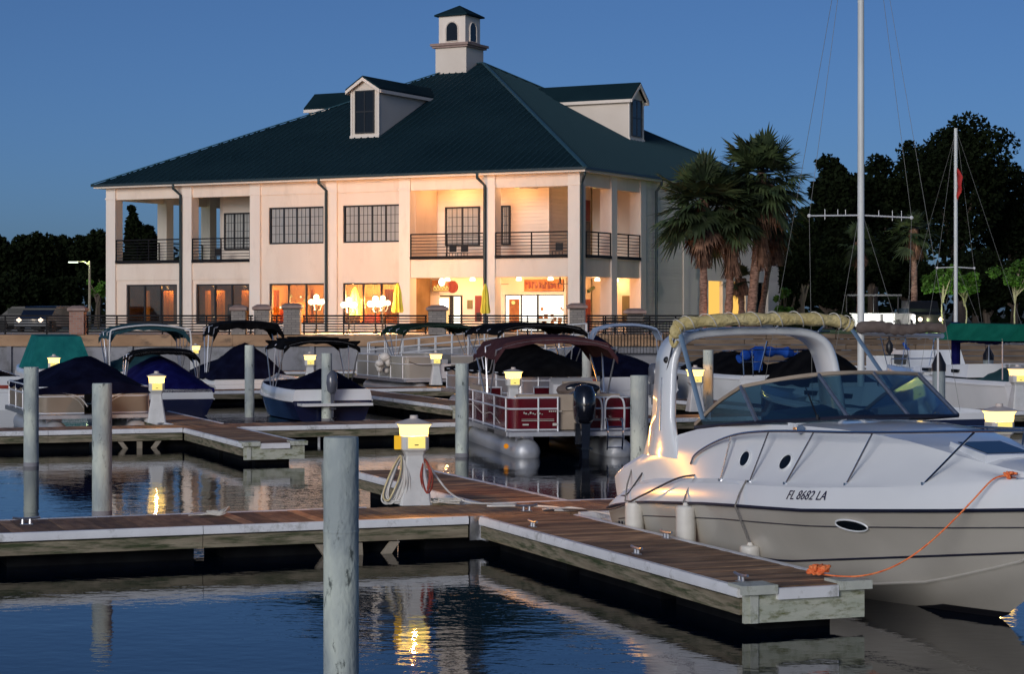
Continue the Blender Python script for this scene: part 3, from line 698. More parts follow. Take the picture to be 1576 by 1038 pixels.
# thickness edge
for p, q in ((c1, c2), (c2, c3), (c3, c4), (c4, c1)): a.poly([p, q, q-Vector((0, 0, .06)), p-Vector((0, 0, .06))])
roof = a.build('roof', M['roof_metal'], bld, smooth=0)
a = MB()
sf = (ZP-ZR0)/(YM-f0)
x = e0+.3
def rib(p, q, up=.05, wd=.04):
    p, q = Vector(p), Vector(q); d = (q-p).normalized(); s_ = d.cross(Vector((0, 0, 1))).normalized()*wd; n_ = s_.cross(d).normalized()*up
    if n_.z < 0: n_ = -n_
    a.hexa([p-s_, p+s_, p+s_*.5+n_, p-s_*.5+n_], [q-s_, q+s_, q+s_*.5+n_, q-s_*.5+n_])
while x < e1:
    if x < XA: t_ = (x-e0)/(XA-e0)
    elif x > XB: t_ = (e1-x)/(e1-XB)
    else: t_ = 1
    if t_ > .02: rib((x, f0, ZR0), (x, f0+(YM-f0)*t_, ZR0+(ZP-ZR0)*t_))
    x += .46
y = f0+.3
while y < f1:
    t_ = (y-f0)/(YM-f0) if y < YM else (f1-y)/(f1-YM)
    if t_ > .02: rib((e1, y, ZR0), (e1+(XB-e1)*t_, y, ZR0+(ZP-ZR0)*t_)); rib((e0, y, ZR0), (e0+(XA-e0)*t_, y, ZR0+(ZP-ZR0)*t_))
    y += .46
a.build('roof_seams', M['roof_seam'], roof, smooth=0)
a = MB()
for p, q in ((c2, RB), (c3, RB), (c1, RA), (RA, RB)): rib(p+Vector((0, 0, .03)), q+Vector((0, 0, .03)), .07, .14)
a.build('hip_cap', M['roof_trim'], roof, smooth=0)
# dormers. face outward; local frame: origin at face bottom centre on the slope
def dormer(M4, w_, h_, rise, depth, side_m='siding'):
    hw = w_/2
    a = MB()   # body walls: face with window hole is covered by frame; solid prism gable
    prof = [(-hw, 0), (hw, 0), (hw, h_), (0, h_+rise), (-hw, h_)]
    a.hexa([(p[0], 0, p[1]) for p in prof], [(p[0], depth, p[1]) for p in prof])
    d = a.build('dormer', M['siding'], bld, smooth=0, M=M4)
    a = MB(); t_ = .10; ov = .22; fy0 = -.30
    for s_ in (-1, 1):
        k = rise/hw; ex = hw+ov
        p = [Vector((0, fy0, h_+rise+.06)), Vector((s_*ex, fy0, h_-k*ov+.06)), Vector((s_*ex, fy0, h_-k*ov+.06+t_)), Vector((0, fy0, h_+rise+.06+t_))]
        a.hexa(p, [q+Vector((0, depth-fy0, 0)) for q in p])
    a.build('dormer_roof', M['roof_metal'], d, smooth=0, M=M4)
    a = MB()
    for s_ in (-1, 1):
        k = rise/hw; ex = hw+ov
        p = [Vector((0, fy0-.02, h_+rise-.14)), Vector((s_*ex, fy0-.02, h_-k*ov-.14)), Vector((s_*ex, fy0-.02, h_-k*ov+.055)), Vector((0, fy0-.02, h_+rise+.055))]
        a.hexa(p, [q+Vector((0, .08, 0)) for q in p])
        a.box(s_*ex-.05, s_*ex+.05, fy0+.07, depth, h_-k*ov-.14, h_-k*ov+.05)
        a.box(s_*hw-.09 if s_ > 0 else -hw-.02, hw+.02 if s_ > 0 else -hw+.09, -.04, 0.05, 0, h_-.02)
    a.box(-hw-.04, hw+.04, -.10, -.002, -.10, .10); a.build('dormer_trim', M['trim'], d, smooth=0, M=M4)
    ww = w_*.60/2+.08
    a = MB(); a.box(-ww, ww, -.06, .02, .22, h_-.08); a.build('dormer_window', M['dark_glass'], d, smooth=0, M=M4)
    a = MB(); 
    for x in (-ww, ww-.07): a.box(x, x+.07, -.09, -.055, .22, h_-.08)
    for z in (.22, h_-.15, (h_+.1)/2): a.box(-ww+.07, ww-.07, -.085, -.055, z, z+.07)
    a.box(-.03, .03, -.083, -.055, .29, h_-.16); a.build('window_frame', M['win_frame'], d, smooth=0, M=M4)
    return d
def slope_z_front(y): return ZR0+(ZP-ZR0)*(y-f0)/(YM-f0)
def slope_z_side(x): return ZR0+(ZP-ZR0)*(e1-x)/(e1-XB)
# front dormer: solve y where face bottom shows at photo y=212 for px 562
y = 3.0
for _ in range(30):
    x = xl(562, y); z = bz(211, x, y); y = f0+(z-ZR0)/sf
fx0, fy0_, fz0 = xl(562, y), y, z
hF = bz(137, fx0, fy0_)-fz0; rF = bz(117, fx0, fy0_)-.15-fz0-hF
print('dormer', fx0, fy0_, fz0, hF, rF)
wF = xl(584, fy0_)-xl(541, fy0_)
dormer(Matrix.Translation((fx0, fy0_, fz0)), wF, hF, rF, (fz0+hF+rF+.1-ZR0)/sf+f0-fy0_+.3)
# side dormer
ssl = (ZP-ZR0)/(e1-XB)
x = -4.0
for _ in range(40):
    yy = yl(979, x); z = bz(216, x, yy); x = e1-(z-ZR0)/ssl
print('side dormer', x, yy, z)
hS = bz(152, x, yy)-z; rS = bz(127, x, yy)-.15-z-hS; wS = abs(yl(990, x)-yl(968, x))
dormer(Matrix.Translation((x, yy, z)) @ Matrix.Rotation(R(90), 4, 'Z'), min(wS, 3.6), hS, rS, (e1-x-( - 0))*0+ (z+hS+rS+.1-ZR0)/ssl-(e1-x)+.3)
sl = (ZP-ZR0)/(XA-e0)
xm = e0+(z-ZR0)/sl
dormer(Matrix.Translation((xm, YM-2.0, z)) @ Matrix.Rotation(R(-90), 4, 'Z'), min(wS, 3.6), hS, rS, (z+hS+rS+.1-ZR0)/sl-(xm-e0)+.3)
# cupola
cx_, cy_ = xl(708.5, YM-.2), YM-.3
hw = 1.12
z0c = ZP-1.0; z1c = bz(73, cx_, cy_); z2c = bz(27, cx_, cy_); z3c = bz(8, cx_, cy_)
a = MB(); a.box(cx_-hw, cx_+hw, cy_-hw, cy_+hw, z0c, z1c); cup = a.build('cupola', M['siding'], bld, smooth=0)
a = MB(); k = hw+.26; a.box(cx_-k, cx_+k, cy_-k, cy_+k, z1c+.003, z1c+.16); a.box(cx_-k+.1, cx_+k-.1, cy_-k+.1, cy_+k-.1, z1c-.12, z1c); a.build('cornice', M['stone_cap'], cup, smooth=0)
h2 = hw*.86
a = MB(); a.box(cx_-h2, cx_+h2, cy_-h2, cy_+h2, z1c+.163, z2c); a.build('lantern', M['trim'], cup, smooth=0)
aw, ah = h2*.40, (z2c-z1c)
for sgn, ax_ in ((0, 0), (1, 1)):
    a = MB(); prof = [(-aw, z1c+.30), (aw, z1c+.30)]+[(aw*math.cos(t_), z1c+.30+ah*.42+aw*math.sin(t_)) for t_ in [math.pi*i/10 for i in range(11)]]
    if ax_ == 0: a.prism([(cx_+p[0], cy_-h2-.03, p[1]) for p in prof], (0, .06, 0))
    else: a.prism([(cx_+h2-.03, cy_+p[0], p[1]) for p in prof], (.06, 0, 0))
    a.build('arched_window', M['dark_glass'], cup, smooth=0)
    a = MB(); arc = [(-aw-.05, z1c+.30)]+[((aw+.05)*math.cos(t_), z1c+.30+ah*.42+(aw+.05)*math.sin(t_)) for t_ in [math.pi-math.pi*i/10 for i in range(11)]]+[(aw+.05, z1c+.30)]
    a.tube([(cx_+p[0], cy_-h2-.03, p[1]) if ax_ == 0 else (cx_+h2+.03, cy_+p[0], p[1]) for p in arc], .045, 4, closed=True); a.build('arch_trim', M['trim'], cup)
a = MB(); k = h2+.22; a.hexa([(cx_-k, cy_-k, z2c), (cx_+k, cy_-k, z2c), (cx_+k, cy_+k, z2c), (cx_-k, cy_+k, z2c)], [(cx_-k, cy_-k, z2c+.1), (cx_+k, cy_-k, z2c+.1), (cx_+k, cy_+k, z2c+.1), (cx_-k, cy_+k, z2c+.1)])
bm_ = a.bm; ap = bm_.verts.new((cx_, cy_, z3c)); q = [bm_.verts.new(p) for p in ((cx_-k, cy_-k, z2c+.101), (cx_+k, cy_-k, z2c+.101), (cx_+k, cy_+k, z2c+.101), (cx_-k, cy_+k, z2c+.101))]
for i in range(4): a.face([q[i], q[(i+1) % 4], ap])
a.build('cupola_roof', M['roof_metal'], cup, smooth=0)

# balcony furniture (things of their own)
def chair(loc, label, rz=0, m='win_frame'):
    t_ = thing('balcony_chair', label, 'chair', loc, rz, 'chairs on the balconies')
    a = MB(); a.box(-.22, .22, -.22, .22, .42, .46); a.build('seat', M[m], t_)
    a = MB(); a.box(-.22, .22, .20, .24, .5, .92); a.build('backrest', M[m], t_)
    for x, y in ((-.2, -.2), (.2, -.2), (-.2, .2), (.2, .2)):
        a = MB(); a.cyl((x, y, 0), (x, y, .46), .02, n=6); a.build('leg', M[m], t_)
for px, y, lab in ((332, 1.2, 'dark chair on the second balcony from the left, behind railing'), (694, 1.3, 'dark chair on the balcony below the two-pane window, left one'), (712, 1.2, 'dark chair on the balcony below the two-pane window, right one'), (858, 1.4, 'dark chair on the corner balcony by the corner column')):
    p = b2w(xl(px, y), y); chair((p.x, p.y, 5.665), lab, BR)
# ================================================================ TERRACE LAMPS, UMBRELLAS
def b2(px, D, z): return Vector((X_(px, D), D, z))
def globe_lamp(px, D, label, zc, cluster=.145, e=260):
    t_ = thing('patio_lamp', label, 'lamp post', (X_(px, D), D, 1.72), 0, 'globe lamps on the terrace')
    h = zc-1.72
    a = MB(); a.cyl((0, 0, 0), (0, 0, h-.25), .05, .04, n=8); a.lathe([(.16, 0), (.14, .1), (.06, .22)], n=10); a.build('post', M['win_frame'], t_)
    a = MB()
    for k in range(4):
        c_, s_ = math.cos(k*math.pi/2+.5)*.30, math.sin(k*math.pi/2+.5)*.30
        a.tube(cr([(0, 0, h-.4), (c_*.6, s_*.6, h-.42), (c_, s_, h-.2)], 4), .02, 5)
    a.build('arms', M['win_frame'], t_)
    for k in range(5):
        c_, s_ = (math.cos(k*math.pi/2+.5)*.30, math.sin(k*math.pi/2+.5)*.30) if k < 4 else (0, 0)
        a = MB(); a.ball((c_, s_, h+(0 if k < 4 else .25)), cluster, 12, 8); a.build('globe', M['globe'], t_)
    pt_light('lamp', (0, 0, h+.02), e*5.5, (1, .50, .22), .15, t_)
globe_lamp(487, 107.2, 'five-globe patio lamp post glowing before the third window bay', 3.35)
globe_lamp(537, 107.5, 'five-globe patio lamp glowing just left of a yellow umbrella', 3.2, .15)
globe_lamp(578, 107.2, 'five-globe patio lamp glowing between two yellow umbrellas', 3.25, .17)
globe_lamp(589, 107.9, 'smaller globe lamp glowing behind, right of the middle patio lamp', 3.3, .14)
def umbrella(px, D, label, ztop, w_=.62):
    t_ = thing('patio_umbrella', label, 'umbrella', (X_(px, D), D, 1.72), random.random(), 'closed yellow patio umbrellas')
    h = ztop-1.72
    a = MB(); a.cyl((0, 0, 0), (0, 0, h), .025, n=6); a.build('pole', M['win_frame'], t_)
    a = MB(); a.lathe([(.28, 0), (.28, .06), (.05, .1)], n=12); a.build('base', M['win_frame'], t_)
    a = MB(); n = 16; rr = []
    for z, r_ in ((h-1.55, w_*.34), (h-1.45, w_*.42), (h-1.0, w_*.32), (h-.5, w_*.27), (h-.15, w_*.15), (h, .02)):
        rr.append([Vector((r_*(1+.28*(-1)**i)*math.cos(2*math.pi*i/n), r_*(1+.28*(-1)**i)*math.sin(2*math.pi*i/n), z)) for i in range(n)])
    a.rings(rr); a.build('canopy', M['canvas_yellow'], t_, smooth=20)
umbrella(546, 108.4, 'closed yellow patio umbrella between the two left globe lamps', 4.15)
umbrella(612, 108.0, 'closed yellow patio umbrella right of the globe lamps, by the column', 4.35)
umbrella(747, 107, 'closed yellow patio umbrella in front of the downspout by the shop', 4.3, .5)
# street light far left, cars
t_ = thing('street_lamp', 'tall pale street lamp glowing among dark trees at far left', 'street lamp', (X_(138, 130), 130, 1.7))
a = MB(); a.cyl((0, 0, 0), (0, 0, Z_(402, 130)-1.7), .10, .07, n=8); a.build('pole', M['bark_pale'], t_)
a = MB(); zt = Z_(403, 130)-1.7; a.tube([(0, 0, zt-.2), (-.4, 0, zt), (-.8, 0, zt)], .04, 6); a.build('arm', M['bark_pale'], t_)
a = MB(); a.box(-1.3, -.75, -.15, .15, zt-.07, zt); a.build('lamp_head', M['street_glow'], t_, bevel=.02)
pt_light('lamp', (-.2, 0, zt+.1), 130, (.75, 1, .45), .2, t_)
def car(loc, rz, label, m, kind='car', lights=True):
    t_ = thing('parked_'+kind, label, kind, loc, rz)
    L, W2 = (4.6, .9)
    a = MB(); side = [(-L/2, .35), (-L/2, .75), (-L/2+.9, .95), (-L/2+1.5, 1.42), (L/2-1.2, 1.45), (L/2-.35, 1.0), (L/2, .92), (L/2, .35)]
    if kind == 'truck': side = [(-L/2, .4), (-L/2, .95), (-L/2+1.2, 1.05), (-L/2+1.6, 1.75), (-L/2+3.0, 1.78), (-L/2+3.05, 1.1), (L/2+.6, 1.1), (L/2+.6, .4)]
    a.prism([(p[0], -W2, p[1]) for p in side], (0, 2*W2, 0)); a.build('body', m, t_, bevel=.05)
    a = MB(); a.box(-L/2+1.25, L/2-.8, -W2-.01, W2+.01, 1.0, 1.32); a.build('window', M['dark_glass'], t_)
    for x in (-L/2+.9, L/2-.9):
        for y in (-W2, W2):
            a = MB(); a.cyl((x, y-.1, .33), (x, y+.1, .33), .33, n=16); a.build('wheel', M['tyre'], t_)
    for y in (-.62, .62):
        a = MB(); a.cyl((-L/2-.05, y, .68), (-L/2+.02, y, .68), .12, n=12); a.build('headlight', M['headlight' if lights else 'white_paint'], t_)
    if lights: pt_light('beam', (-L/2-.5, 0, .7), 8, (1, .8, .6), .1, t_)
car((X_(72, 114), 114, 1.72), R(80), 'dark blue car with lit headlights behind the fence, far left', M['car_blue'])
car((X_(45, 122), 122, 1.72), R(0), 'dark parked car behind the fence left of the lit one', M['car_dark'], lights=False)
# long pale wall / van band at far left
t_ = thing('box_trailer', 'long low white trailer parked behind the fence at far left', 'trailer', (X_(70, 126), 126, 1.7))
a = MB(); a.box(-2.2, 2.3, 0, 2.2, .6, 1.15); a.build('body', M['white_paint'], t_, bevel=.05)
for x in (-.6, .6):
    a = MB(); a.cyl((x, -.02, .35), (x, .2, .35), .35, n=14); a.build('wheel', M['tyre'], t_)
# lit white shop counter/truck at right
t_ = thing('market_stall', 'brightly lit white panelled counter between dark trunks right of the mast', 'stall', (X_(1352, 126), 126, 1.7))
a = MB(); a.box(-1.9, 1.45, 0, 1.2, .25, 1.05); a.build('counter', M['white_paint'], t_, bevel=.03)
a = MB()
for x in (-1.85, -.2, 1.3): a.cyl((x, .6, 1.0), (x, .6, 2.1), .05)
a.build('posts', M['win_frame'], t_)
a = MB(); a.box(-1.9, 1.4, -.1, 1.3, 2.1, 2.2); a.build('roof', M['dash'], t_)
a = MB(); a.box(.1, .28, -.03, 0, .3, 1.0); a.box(.9, 1.0, -.03, 0, .5, .6); a.build('panel_gap', M['win_frame'], t_)
a = MB(); a.cyl((0, -2.6, 0), (0, -2.6, .25), .05); a.cyl((0, -2.6, .25), (0, -2.55, .35), .09, .12); a.build('flood_light', M['win_frame'], t_)
pt_light('lamp', (0, -2.4, .75), 420, (1, .95, .9), .1, t_)
car((X_(1415, 124), 124, 1.72), R(95), 'dark pickup truck with one round lamp behind the lit trees', M['car_dark'], 'truck')

# ================================================================ DOCKS
AX = Vector((.935, .355, 0)).normalized(); BXV = Vector((.355, -.935, 0)).normalized()
AW = math.atan2(AX.y, AX.x); BWA = math.atan2(BXV.y, BXV.x)
DZ = .40
def dock(name, label, org, ang, L, W2, edges, boards=True, end=False, cat='dock', gap_floats=True, bw=.145, sides=('r', 'l')):
    """local x along, local y to the left, deck top at z=.40. edges: list of (side, x0, x1)"""
    t_ = thing(name, label, cat, (org[0], org[1], 0), ang)
    a = MB(); x = 0.0
    while x < L-.01:
        x1 = min(x+bw-.007, L); dz = random.uniform(-.002, .002)
        a.box(x, x1, .04, W2-.04, DZ-.04, DZ+dz, r=random.random()); x += bw
    a.build('deck', M['deck_wood'], t_, smooth=0)
    a = MB(); a.box(0, L, .06, W2-.06, DZ-.2, DZ-.045); a.build('frame', M['float_black'], t_, smooth=0)
    for side, xa, xb in edges:
        n = max(1, round((xb-xa)/3.05)); seg = (xb-xa)/n
        wv = MB(); vb = MB()
        for k in range(n):
            p, q = xa+seg*k+.004, xa+seg*(k+1)-.004; r_ = random.random()
            if side == 'r':
                wv.box(p, q, -.03, .035, .155, DZ-.105, r=r_)
                pr = [(-.045, DZ-.092), (-.055, DZ-.085), (-.055, DZ-.03), (-.04, DZ+.006), (.0, DZ+.008), (.036, DZ-.0), (.037, DZ-.092)]
                vb.hexa([(p, y, z) for y, z in pr], [(q, y, z) for y, z in pr])
            else:
                wv.box(p, q, W2-.035, W2+.03, .155, DZ-.105, r=r_)
                pr = [(W2+.045, DZ-.092), (W2+.055, DZ-.085), (W2+.055, DZ-.03), (W2+.04, DZ+.006), (W2, DZ+.008), (W2-.036, DZ), (W2-.037, DZ-.092)]
                vb.hexa([(p, y, z) for y, z in pr], [(q, y, z) for y, z in pr])
        wv.build('waler', M['waler_wood'], t_, smooth=0); vb.build('bumper_strip', M['vinyl'], t_)
    a = MB(); x = .15
    while x < L-.3:
        x1 = min(x+2.1, L-.15); a.box(x, x1, .22, W2-.22, -.35, DZ-.145); x += 2.45
    a.build('float', M['float_black'], t_, bevel=.04)
    if end:
        a = MB(); a.box(L-.01, L+.035, -.03, W2+.03, .09, DZ-.02); a.build('end_board', M['moss_wood'], t_, bevel=.008)
        a = MB(); a.box(L+.036, L+.085, .28, W2-.26, DZ-.105, DZ-.005); a.build('end_bumper', M['vinyl'], t_, bevel=.015)
        for y0, y1 in ((-.075, .27), (W2-.25, W2+.075)):
            a = MB(); a.box(L-.20, L+.10, y0, y1, DZ-.0+.003, DZ+.03); a.box(L+.037, L+.10, y0, y1, DZ-.05, DZ+.003)
            a.build('corner_plate', M['corner_plate'], t_, bevel=.012)
        a = MB(); a.box(L+.036, L+.05, .02, .10, .09, DZ-.055); a.build('corner_post', M['corner_plate'], t_)
    return t_
def cleat(p, rz, label, s=1.0):
    t_ = thing('dock_cleat', label, 'cleat', (p[0], p[1], DZ+.005), rz, 'mooring cleats on the docks')
    a = MB()
    for x in (-.035, .035): a.cyl((x*s, 0, 0), (x*s, 0, .05*s), .018*s, .014*s, n=8)
    a.tube(cr([(-.13*s, 0, .065*s), (-.06*s, 0, .055*s), (.06*s, 0, .055*s), (.13*s, 0, .065*s)], 4), .014*s, 6); a.build('horn', M['galv'], t_)
    a = MB(); a.box(-.06*s, .06*s, -.03*s, .03*s, -.006, .004); a.build('base', M['galv'], t_)
    return t_
O1 = Vector((-.40, 24.9, 0)); W_ = 1.5
def onA(O, t, off=0): return O+AX*t+(-BXV)*off     # along walkway, off = toward the far side
# near walkway
wL, wR = 13.0, 15.0
dock('main_walkway', 'nearest plank walkway with white bumper edge, carrying the big lamp pedestal', onA(O1, -wL), AW, wL+wR, W_, [('r', .02, wL-.14), ('r', wL+1.3, wL+wR), ('l', .02, wL-.95), ('l', wL+.75, wL+wR)])
FL, FW = 6.95, 1.15
dock('finger_pier', 'near finger pier with mossy end board running beside the white cruiser', onA(O1, 0)+BXV*.005, BWA, FL, FW, [('r', .15, FL-.06), ('l', .25, FL-.06)], end=True)
# local y of a pier heading BXV points to +AX side
dock('finger_pier', 'short far finger pier behind the big lamp pedestal, leading away', onA(O1, .60, W_+.005+5.8), BWA, 5.8, FW, [('r', .05, 5.75), ('l', .05, 5.75)])
# corner gusset plate
t_ = thing('corner_gusset', 'grey steel corner plate where near finger joins the walkway', 'bracket', onA(O1, -.13, -.035), AW)
a = MB(); a.box(0, .17, -.03, .0, .12, DZ+.005); a.box(.14, .17, -.2, -.03, .12, DZ+.005); a.build('plate', M['galv'], t_)
t_ = thing('dock_brace', 'three wooden brace blocks under the near walkway below the lamp', 'brace', onA(O1, -1.35, .1), AW)
for k, (dx, sl_) in enumerate(((-.62, .16), (-.16, 0), (.30, -.16))):
    a = MB(); a.hexa([(dx-.06+sl_, -.14, -.07), (dx+.06+sl_, -.14, -.07), (dx+.06+sl_, -.05, -.07), (dx-.06+sl_, -.05, -.07)], [(dx-.05, -.14, .14), (dx+.05, -.14, .14), (dx+.05, -.05, .14), (dx-.05, -.05, .14)])
    a.build('block', M['bark_pale'], t_)
# second row
O2 = Vector((-6.88, 43.7, 0))
dock('second_walkway', 'plank walkway in the second row, white edge facing the open water', onA(O2, -14), AW, 14+34, 1.5, [('r', .02, 13.95), ('r', 15.2, 48)])
dock('finger_pier', 'mossy-ended finger pier of the second row, left of the tall near piling', onA(O2, 0)+BXV*.005, BWA, 5.4, 1.1, [('r', .1, 5.35), ('l', .15, 5.35)], end=True)
dock('finger_pier', 'brown finger pier running away behind the second lamp pedestal', onA(O2, .05, 1.505+6), BWA, 6.0, 1.1, [('r', .05, 5.95), ('l', .05, 5.95)])
t_ = thing('dock_brace', 'three brace blocks under the second walkway left of its finger', 'brace', onA(O2, -.85, .1), AW)
for dx, sl_ in ((-.5, .16), (-.1, 0), (.30, -.16)):
    a = MB(); a.hexa([(dx-.05+sl_, -.14, -.07), (dx+.05+sl_, -.14, -.07), (dx+.05+sl_, -.05, -.07), (dx-.05+sl_, -.05, -.07)], [(dx-.05, -.14, .14), (dx+.05, -.14, .14), (dx+.05, -.05, .14), (dx-.05, -.05, .14)])
    a.build('block', M['bark_pale'], t_)
dock('finger_pier', 'finger pier of the second row far right behind the cruiser', onA(O2, 15.5, 1.505+8), BWA, 8.0, 1.1, [('r', .05, 7.9), ('l', .05, 7.9)])
dock('finger_pier', 'finger pier between the red pontoon boat and the cruiser, beyond the pale pilings', onA(O2, 9.6, 1.505+8), BWA, 8.0, 1.2, [('r', .05, 7.9), ('l', .05, 7.9)])
# third row
O3 = Vector((-8.19, 64.3, 0))
dock('third_walkway', 'plank walkway in the third row, in front of the white pontoon boat', onA(O3, -16), AW, 16+52, 1.6, [('r', .02, 16+2.2), ('r', 19.6, 68)])
dock('finger_pier', 'long brown finger pier reaching forward from the third row', onA(O3, 2.45)+BXV*.005, BWA, 12.4, 1.25, [('r', .1, 12.3), ('l', .1, 12.3)], end=True)
dock('finger_pier', 'finger pier of the third row at right, beneath the distant lamp', onA(O3, 23), BWA, 10, 1.2, [('r', .1, 9.9), ('l', .1, 9.9)], end=True)
# fourth row
O4 = Vector((-12.8, 83.0, 0))
dock('fourth_walkway', 'farthest plank walkway close to the seawall', onA(O4, -14), AW, 14+34, 1.6, [('r', .02, 48)])

# ================================================================ PEDESTALS
def pedestal(loc, rz, label, side_box=True, e=16):
    t_ = thing('dock_pedestal', label, 'dock pedestal', (loc[0], loc[1], DZ+.004), rz, 'lamp-topped power pedestals along the docks')
    a = MB(); a.sq([(.205, 0), (.20, .03), (.155, .34), (.15, .345), (.11, .62), (.13, .66)], ch=.15); a.build('base', M['ped_white'], t_, smooth=30)
    a = MB(); a.sq([(.12, .655), (.165, .70), (.17, .72), (.17, .865), (.165, .87)], ch=.25); a.build('head', M['ped_white'], t_, smooth=30)
    a = MB(); a.sq([(.158, .872), (.165, .90), (.168, .97), (.185, 1.005), (.20, 1.02)], ch=.22); a.bm.faces.ensure_lookup_table()
    a.build('lamp_shade', M['lamp_glow'], t_, smooth=30)
    a = MB(); a.sq([(.215, 1.022), (.215, 1.032), (.12, 1.065), (.06, 1.085), (.055, 1.088)], ch=.25)
    a.cyl((0, 0, 1.086), (0, 0, 1.13), .055, .05, n=12); a.build('cap', M['ped_cap'], t_, smooth=30)
    a = MB(); a.box(-.10, .115, -.182, -.168, .72, .862); pn = a.build('outlet_panel', M['lamp_panel'], t_, bevel=.006)
    a = MB(); a.box(-.02, .03, -.188, -.180, .755, .768); a.build('latch', M['win_frame'], pn)
    if side_box:
        a = MB(); a.box(-.245, -.171, -.04, .05, .70, .87); a.build('side_box', M['amber_box'], t_, bevel=.02)
    pt_light('bulb', (0, 0, .992), e, (1, .52, .14), .022, t_)
    return t_
p1 = G(637, 777, DZ)
PED0 = pedestal((p1.x, p1.y), R(12), 'nearest lamp pedestal with hoses, on the near walkway', e=300)
BULB2 = bpy.data.lights.new('bulb', 'POINT'); BULB2.energy = 120; BULB2.color = (1, .54, .15); BULB2.shadow_soft_size = .022
def ped(px, D, label, rz=.2):
    o = dup(PED0, (X_(px, D), D, DZ+.004), rz, label)
    for c in kids(o):
        if c.type == 'LIGHT': c.data = BULB2
        if c.name.startswith('side_box'): bpy.data.objects.remove(c)
    return o
ped(241, 45.9, 'lit pedestal in front of the tan pontoon boat, second row left')
ped(790, 49.2, 'lit pedestal at the stern of the red pontoon boat')
ped(1070, 51.0, 'lit pedestal seen just right of the radar arch leg')
ped(671, 69.5, 'lit pedestal before the white pontoon boat')
ped(477, 68.0, 'lit pedestal left of the navy runabout bimini')
ped(83, 64, 'lit pedestal below the teal canvas enclosure')
ped(301, 86, 'small distant lit pedestal between the teal and black biminis')
ped(1376, 74.5, 'small distant lit pedestal before the timber retaining wall')
ped(1538, 29.8, 'large lit pedestal behind the cruiser bow at right edge')
ped(1566, 51.5, 'lit pedestal at the right edge above the larger one')

# ================================================================ PILINGS
def piling(px, D, ztop, rad, label, cap=None, lean=0.0):
    t_ = thing('piling', label, 'piling', (X_(px, D), D, 0), random.uniform(0, 6), 'marina pilings')
    a = MB(); n = 28; prof = [(rad, -2.5), (rad, 0)]+[(rad*(1+random.uniform(-.004, .004)), ztop*k/6) for k in range(1, 6)]+[(rad*.995, ztop-.012), (rad*.96, ztop), (.01, ztop+.004)]
    a.lathe(prof, n=n); s_ = a.build('shaft', M['pile'], t_, smooth=40)
    a = MB(); a.lathe([(rad+.003, -.25), (rad+.004, .06), (rad+.001, .075)], n=n); a.build('waterline_band', M['seawall'], t_)
    if cap: a = MB(); a.lathe([(rad+.015, ztop-.12), (rad+.015, ztop+.02), (.03, ztop+.27), (.004, ztop+.28)], n=20); a.build('cap', M['pile_cap'], t_)
    # hoop / guide seam
    a = MB(); a.lathe([(rad+.002, ztop*.62), (rad+.004, ztop*.62+.01), (rad+.002, ztop*.62+.02)], n=n); a.build('seam', M['pile'], t_)
    return t_
piling(525, 15.75, 1.90, .134, 'thick foreground piling, nearest and largest in front of the water')
piling(157, 29, 1.85, .137, 'grey piling standing by the near walkway at left')
piling(48, 38.3, 1.83, .137, 'weathered piling near the left edge behind the first')
piling(384, 54.6, 1.97, .125, 'thin piling in front of the navy canvas boat')
piling(503, 54.0, 1.77, .137, 'piling beside the stern of the navy runabout')
piling(711, 40.8, 1.83, .13, 'piling in front of the red pontoon boat bow side')
piling(903, 52, 1.98, .115, 'piling behind the red pontoon boat seats')
piling(984, 31.0, 1.90, .135, 'pale piling just left of the cruiser radar arch')
piling(1090, 52, 1.89, .13, 'piling framed inside the cruiser arch by a lit pedestal')
piling(1445, 43, 1.74, .13, 'black-capped short piling behind the windshield right pane', cap=True)
piling(1521, 61, 1.55, .15, 'tall black-capped piling before the white pontoon at right', cap=True)
# ================================================================ CRUISER
OC = Vector((2.284, 25.3, 0))
cr_ = thing('cabin_cruiser', 'white and greige cabin cruiser with radar arch moored along the near finger', 'boat', OC, BWA)
rubz = [(0, .50), (.3, .56), (1, .66), (3, .81), (4.7, .89), (6.5, 1.03), (7.8, 1.14)]
keelz = [(0, -.38), (4.6, -.36), (5.6, -.20), (6.4, .0), (7.0, .35), (7.5, .80), (7.82, 1.13)]
chz = [(0, .06), (3.5, .08), (5, .16), (6, .30), (7, .58), (7.5, .86), (7.82, 1.135)]
def Bm(X):
    b = 1.28
    if X < .5: b *= 1-.05*(1-X/.5)**2
    if X > 2.8: b *= max(0.0, 1-((X-2.8)/5.04)**2.5)
    return b
def chy(X):
    b = 1.10
    if X > 2.2: b *= max(0.0, 1-((X-2.2)/5.55)**1.6)
    return max(0, b)
xs_ = [0, .15, .4, .8, 1.3, 2, 2.7, 3.4, 4.1, 4.7, 5.2, 5.7, 6.1, 6.5, 6.85, 7.15, 7.4, 7.6, 7.74, 7.82]
def hull_side(X):
    zr = itp(rubz, X); zc = itp(chz, X); zk = itp(keelz, X); b = max(Bm(X), .012); c = min(max(chy(X), .008), b)
    y25 = c+(b-c)*.30; z25 = zc+(zr-zc)*.4; y6 = c+(b-c)*.66; z6 = zc+(zr-zc)*.72
    return [(c*.5, zk+(zc-zk)*.52), (c, zc), (y25, z25), (y6, z6), (b, zr)], zk
def mir(X, pts, mid=None):
    left = [Vector((X, y, z)) for y, z in pts]; right = [Vector((X, -y, z)) for y, z in pts]
    return left[::-1]+([Vector((X, 0, mid))] if mid is not None else [])+right
def loft_open(m, rows, r=None): return m.rings(rows, closed=False, cap=False, r=r)
a = MB(); rows = []
for X in xs_:
    pts, zk = hull_side(X); rows.append(mir(X, pts, zk))
loft_open(a, rows)
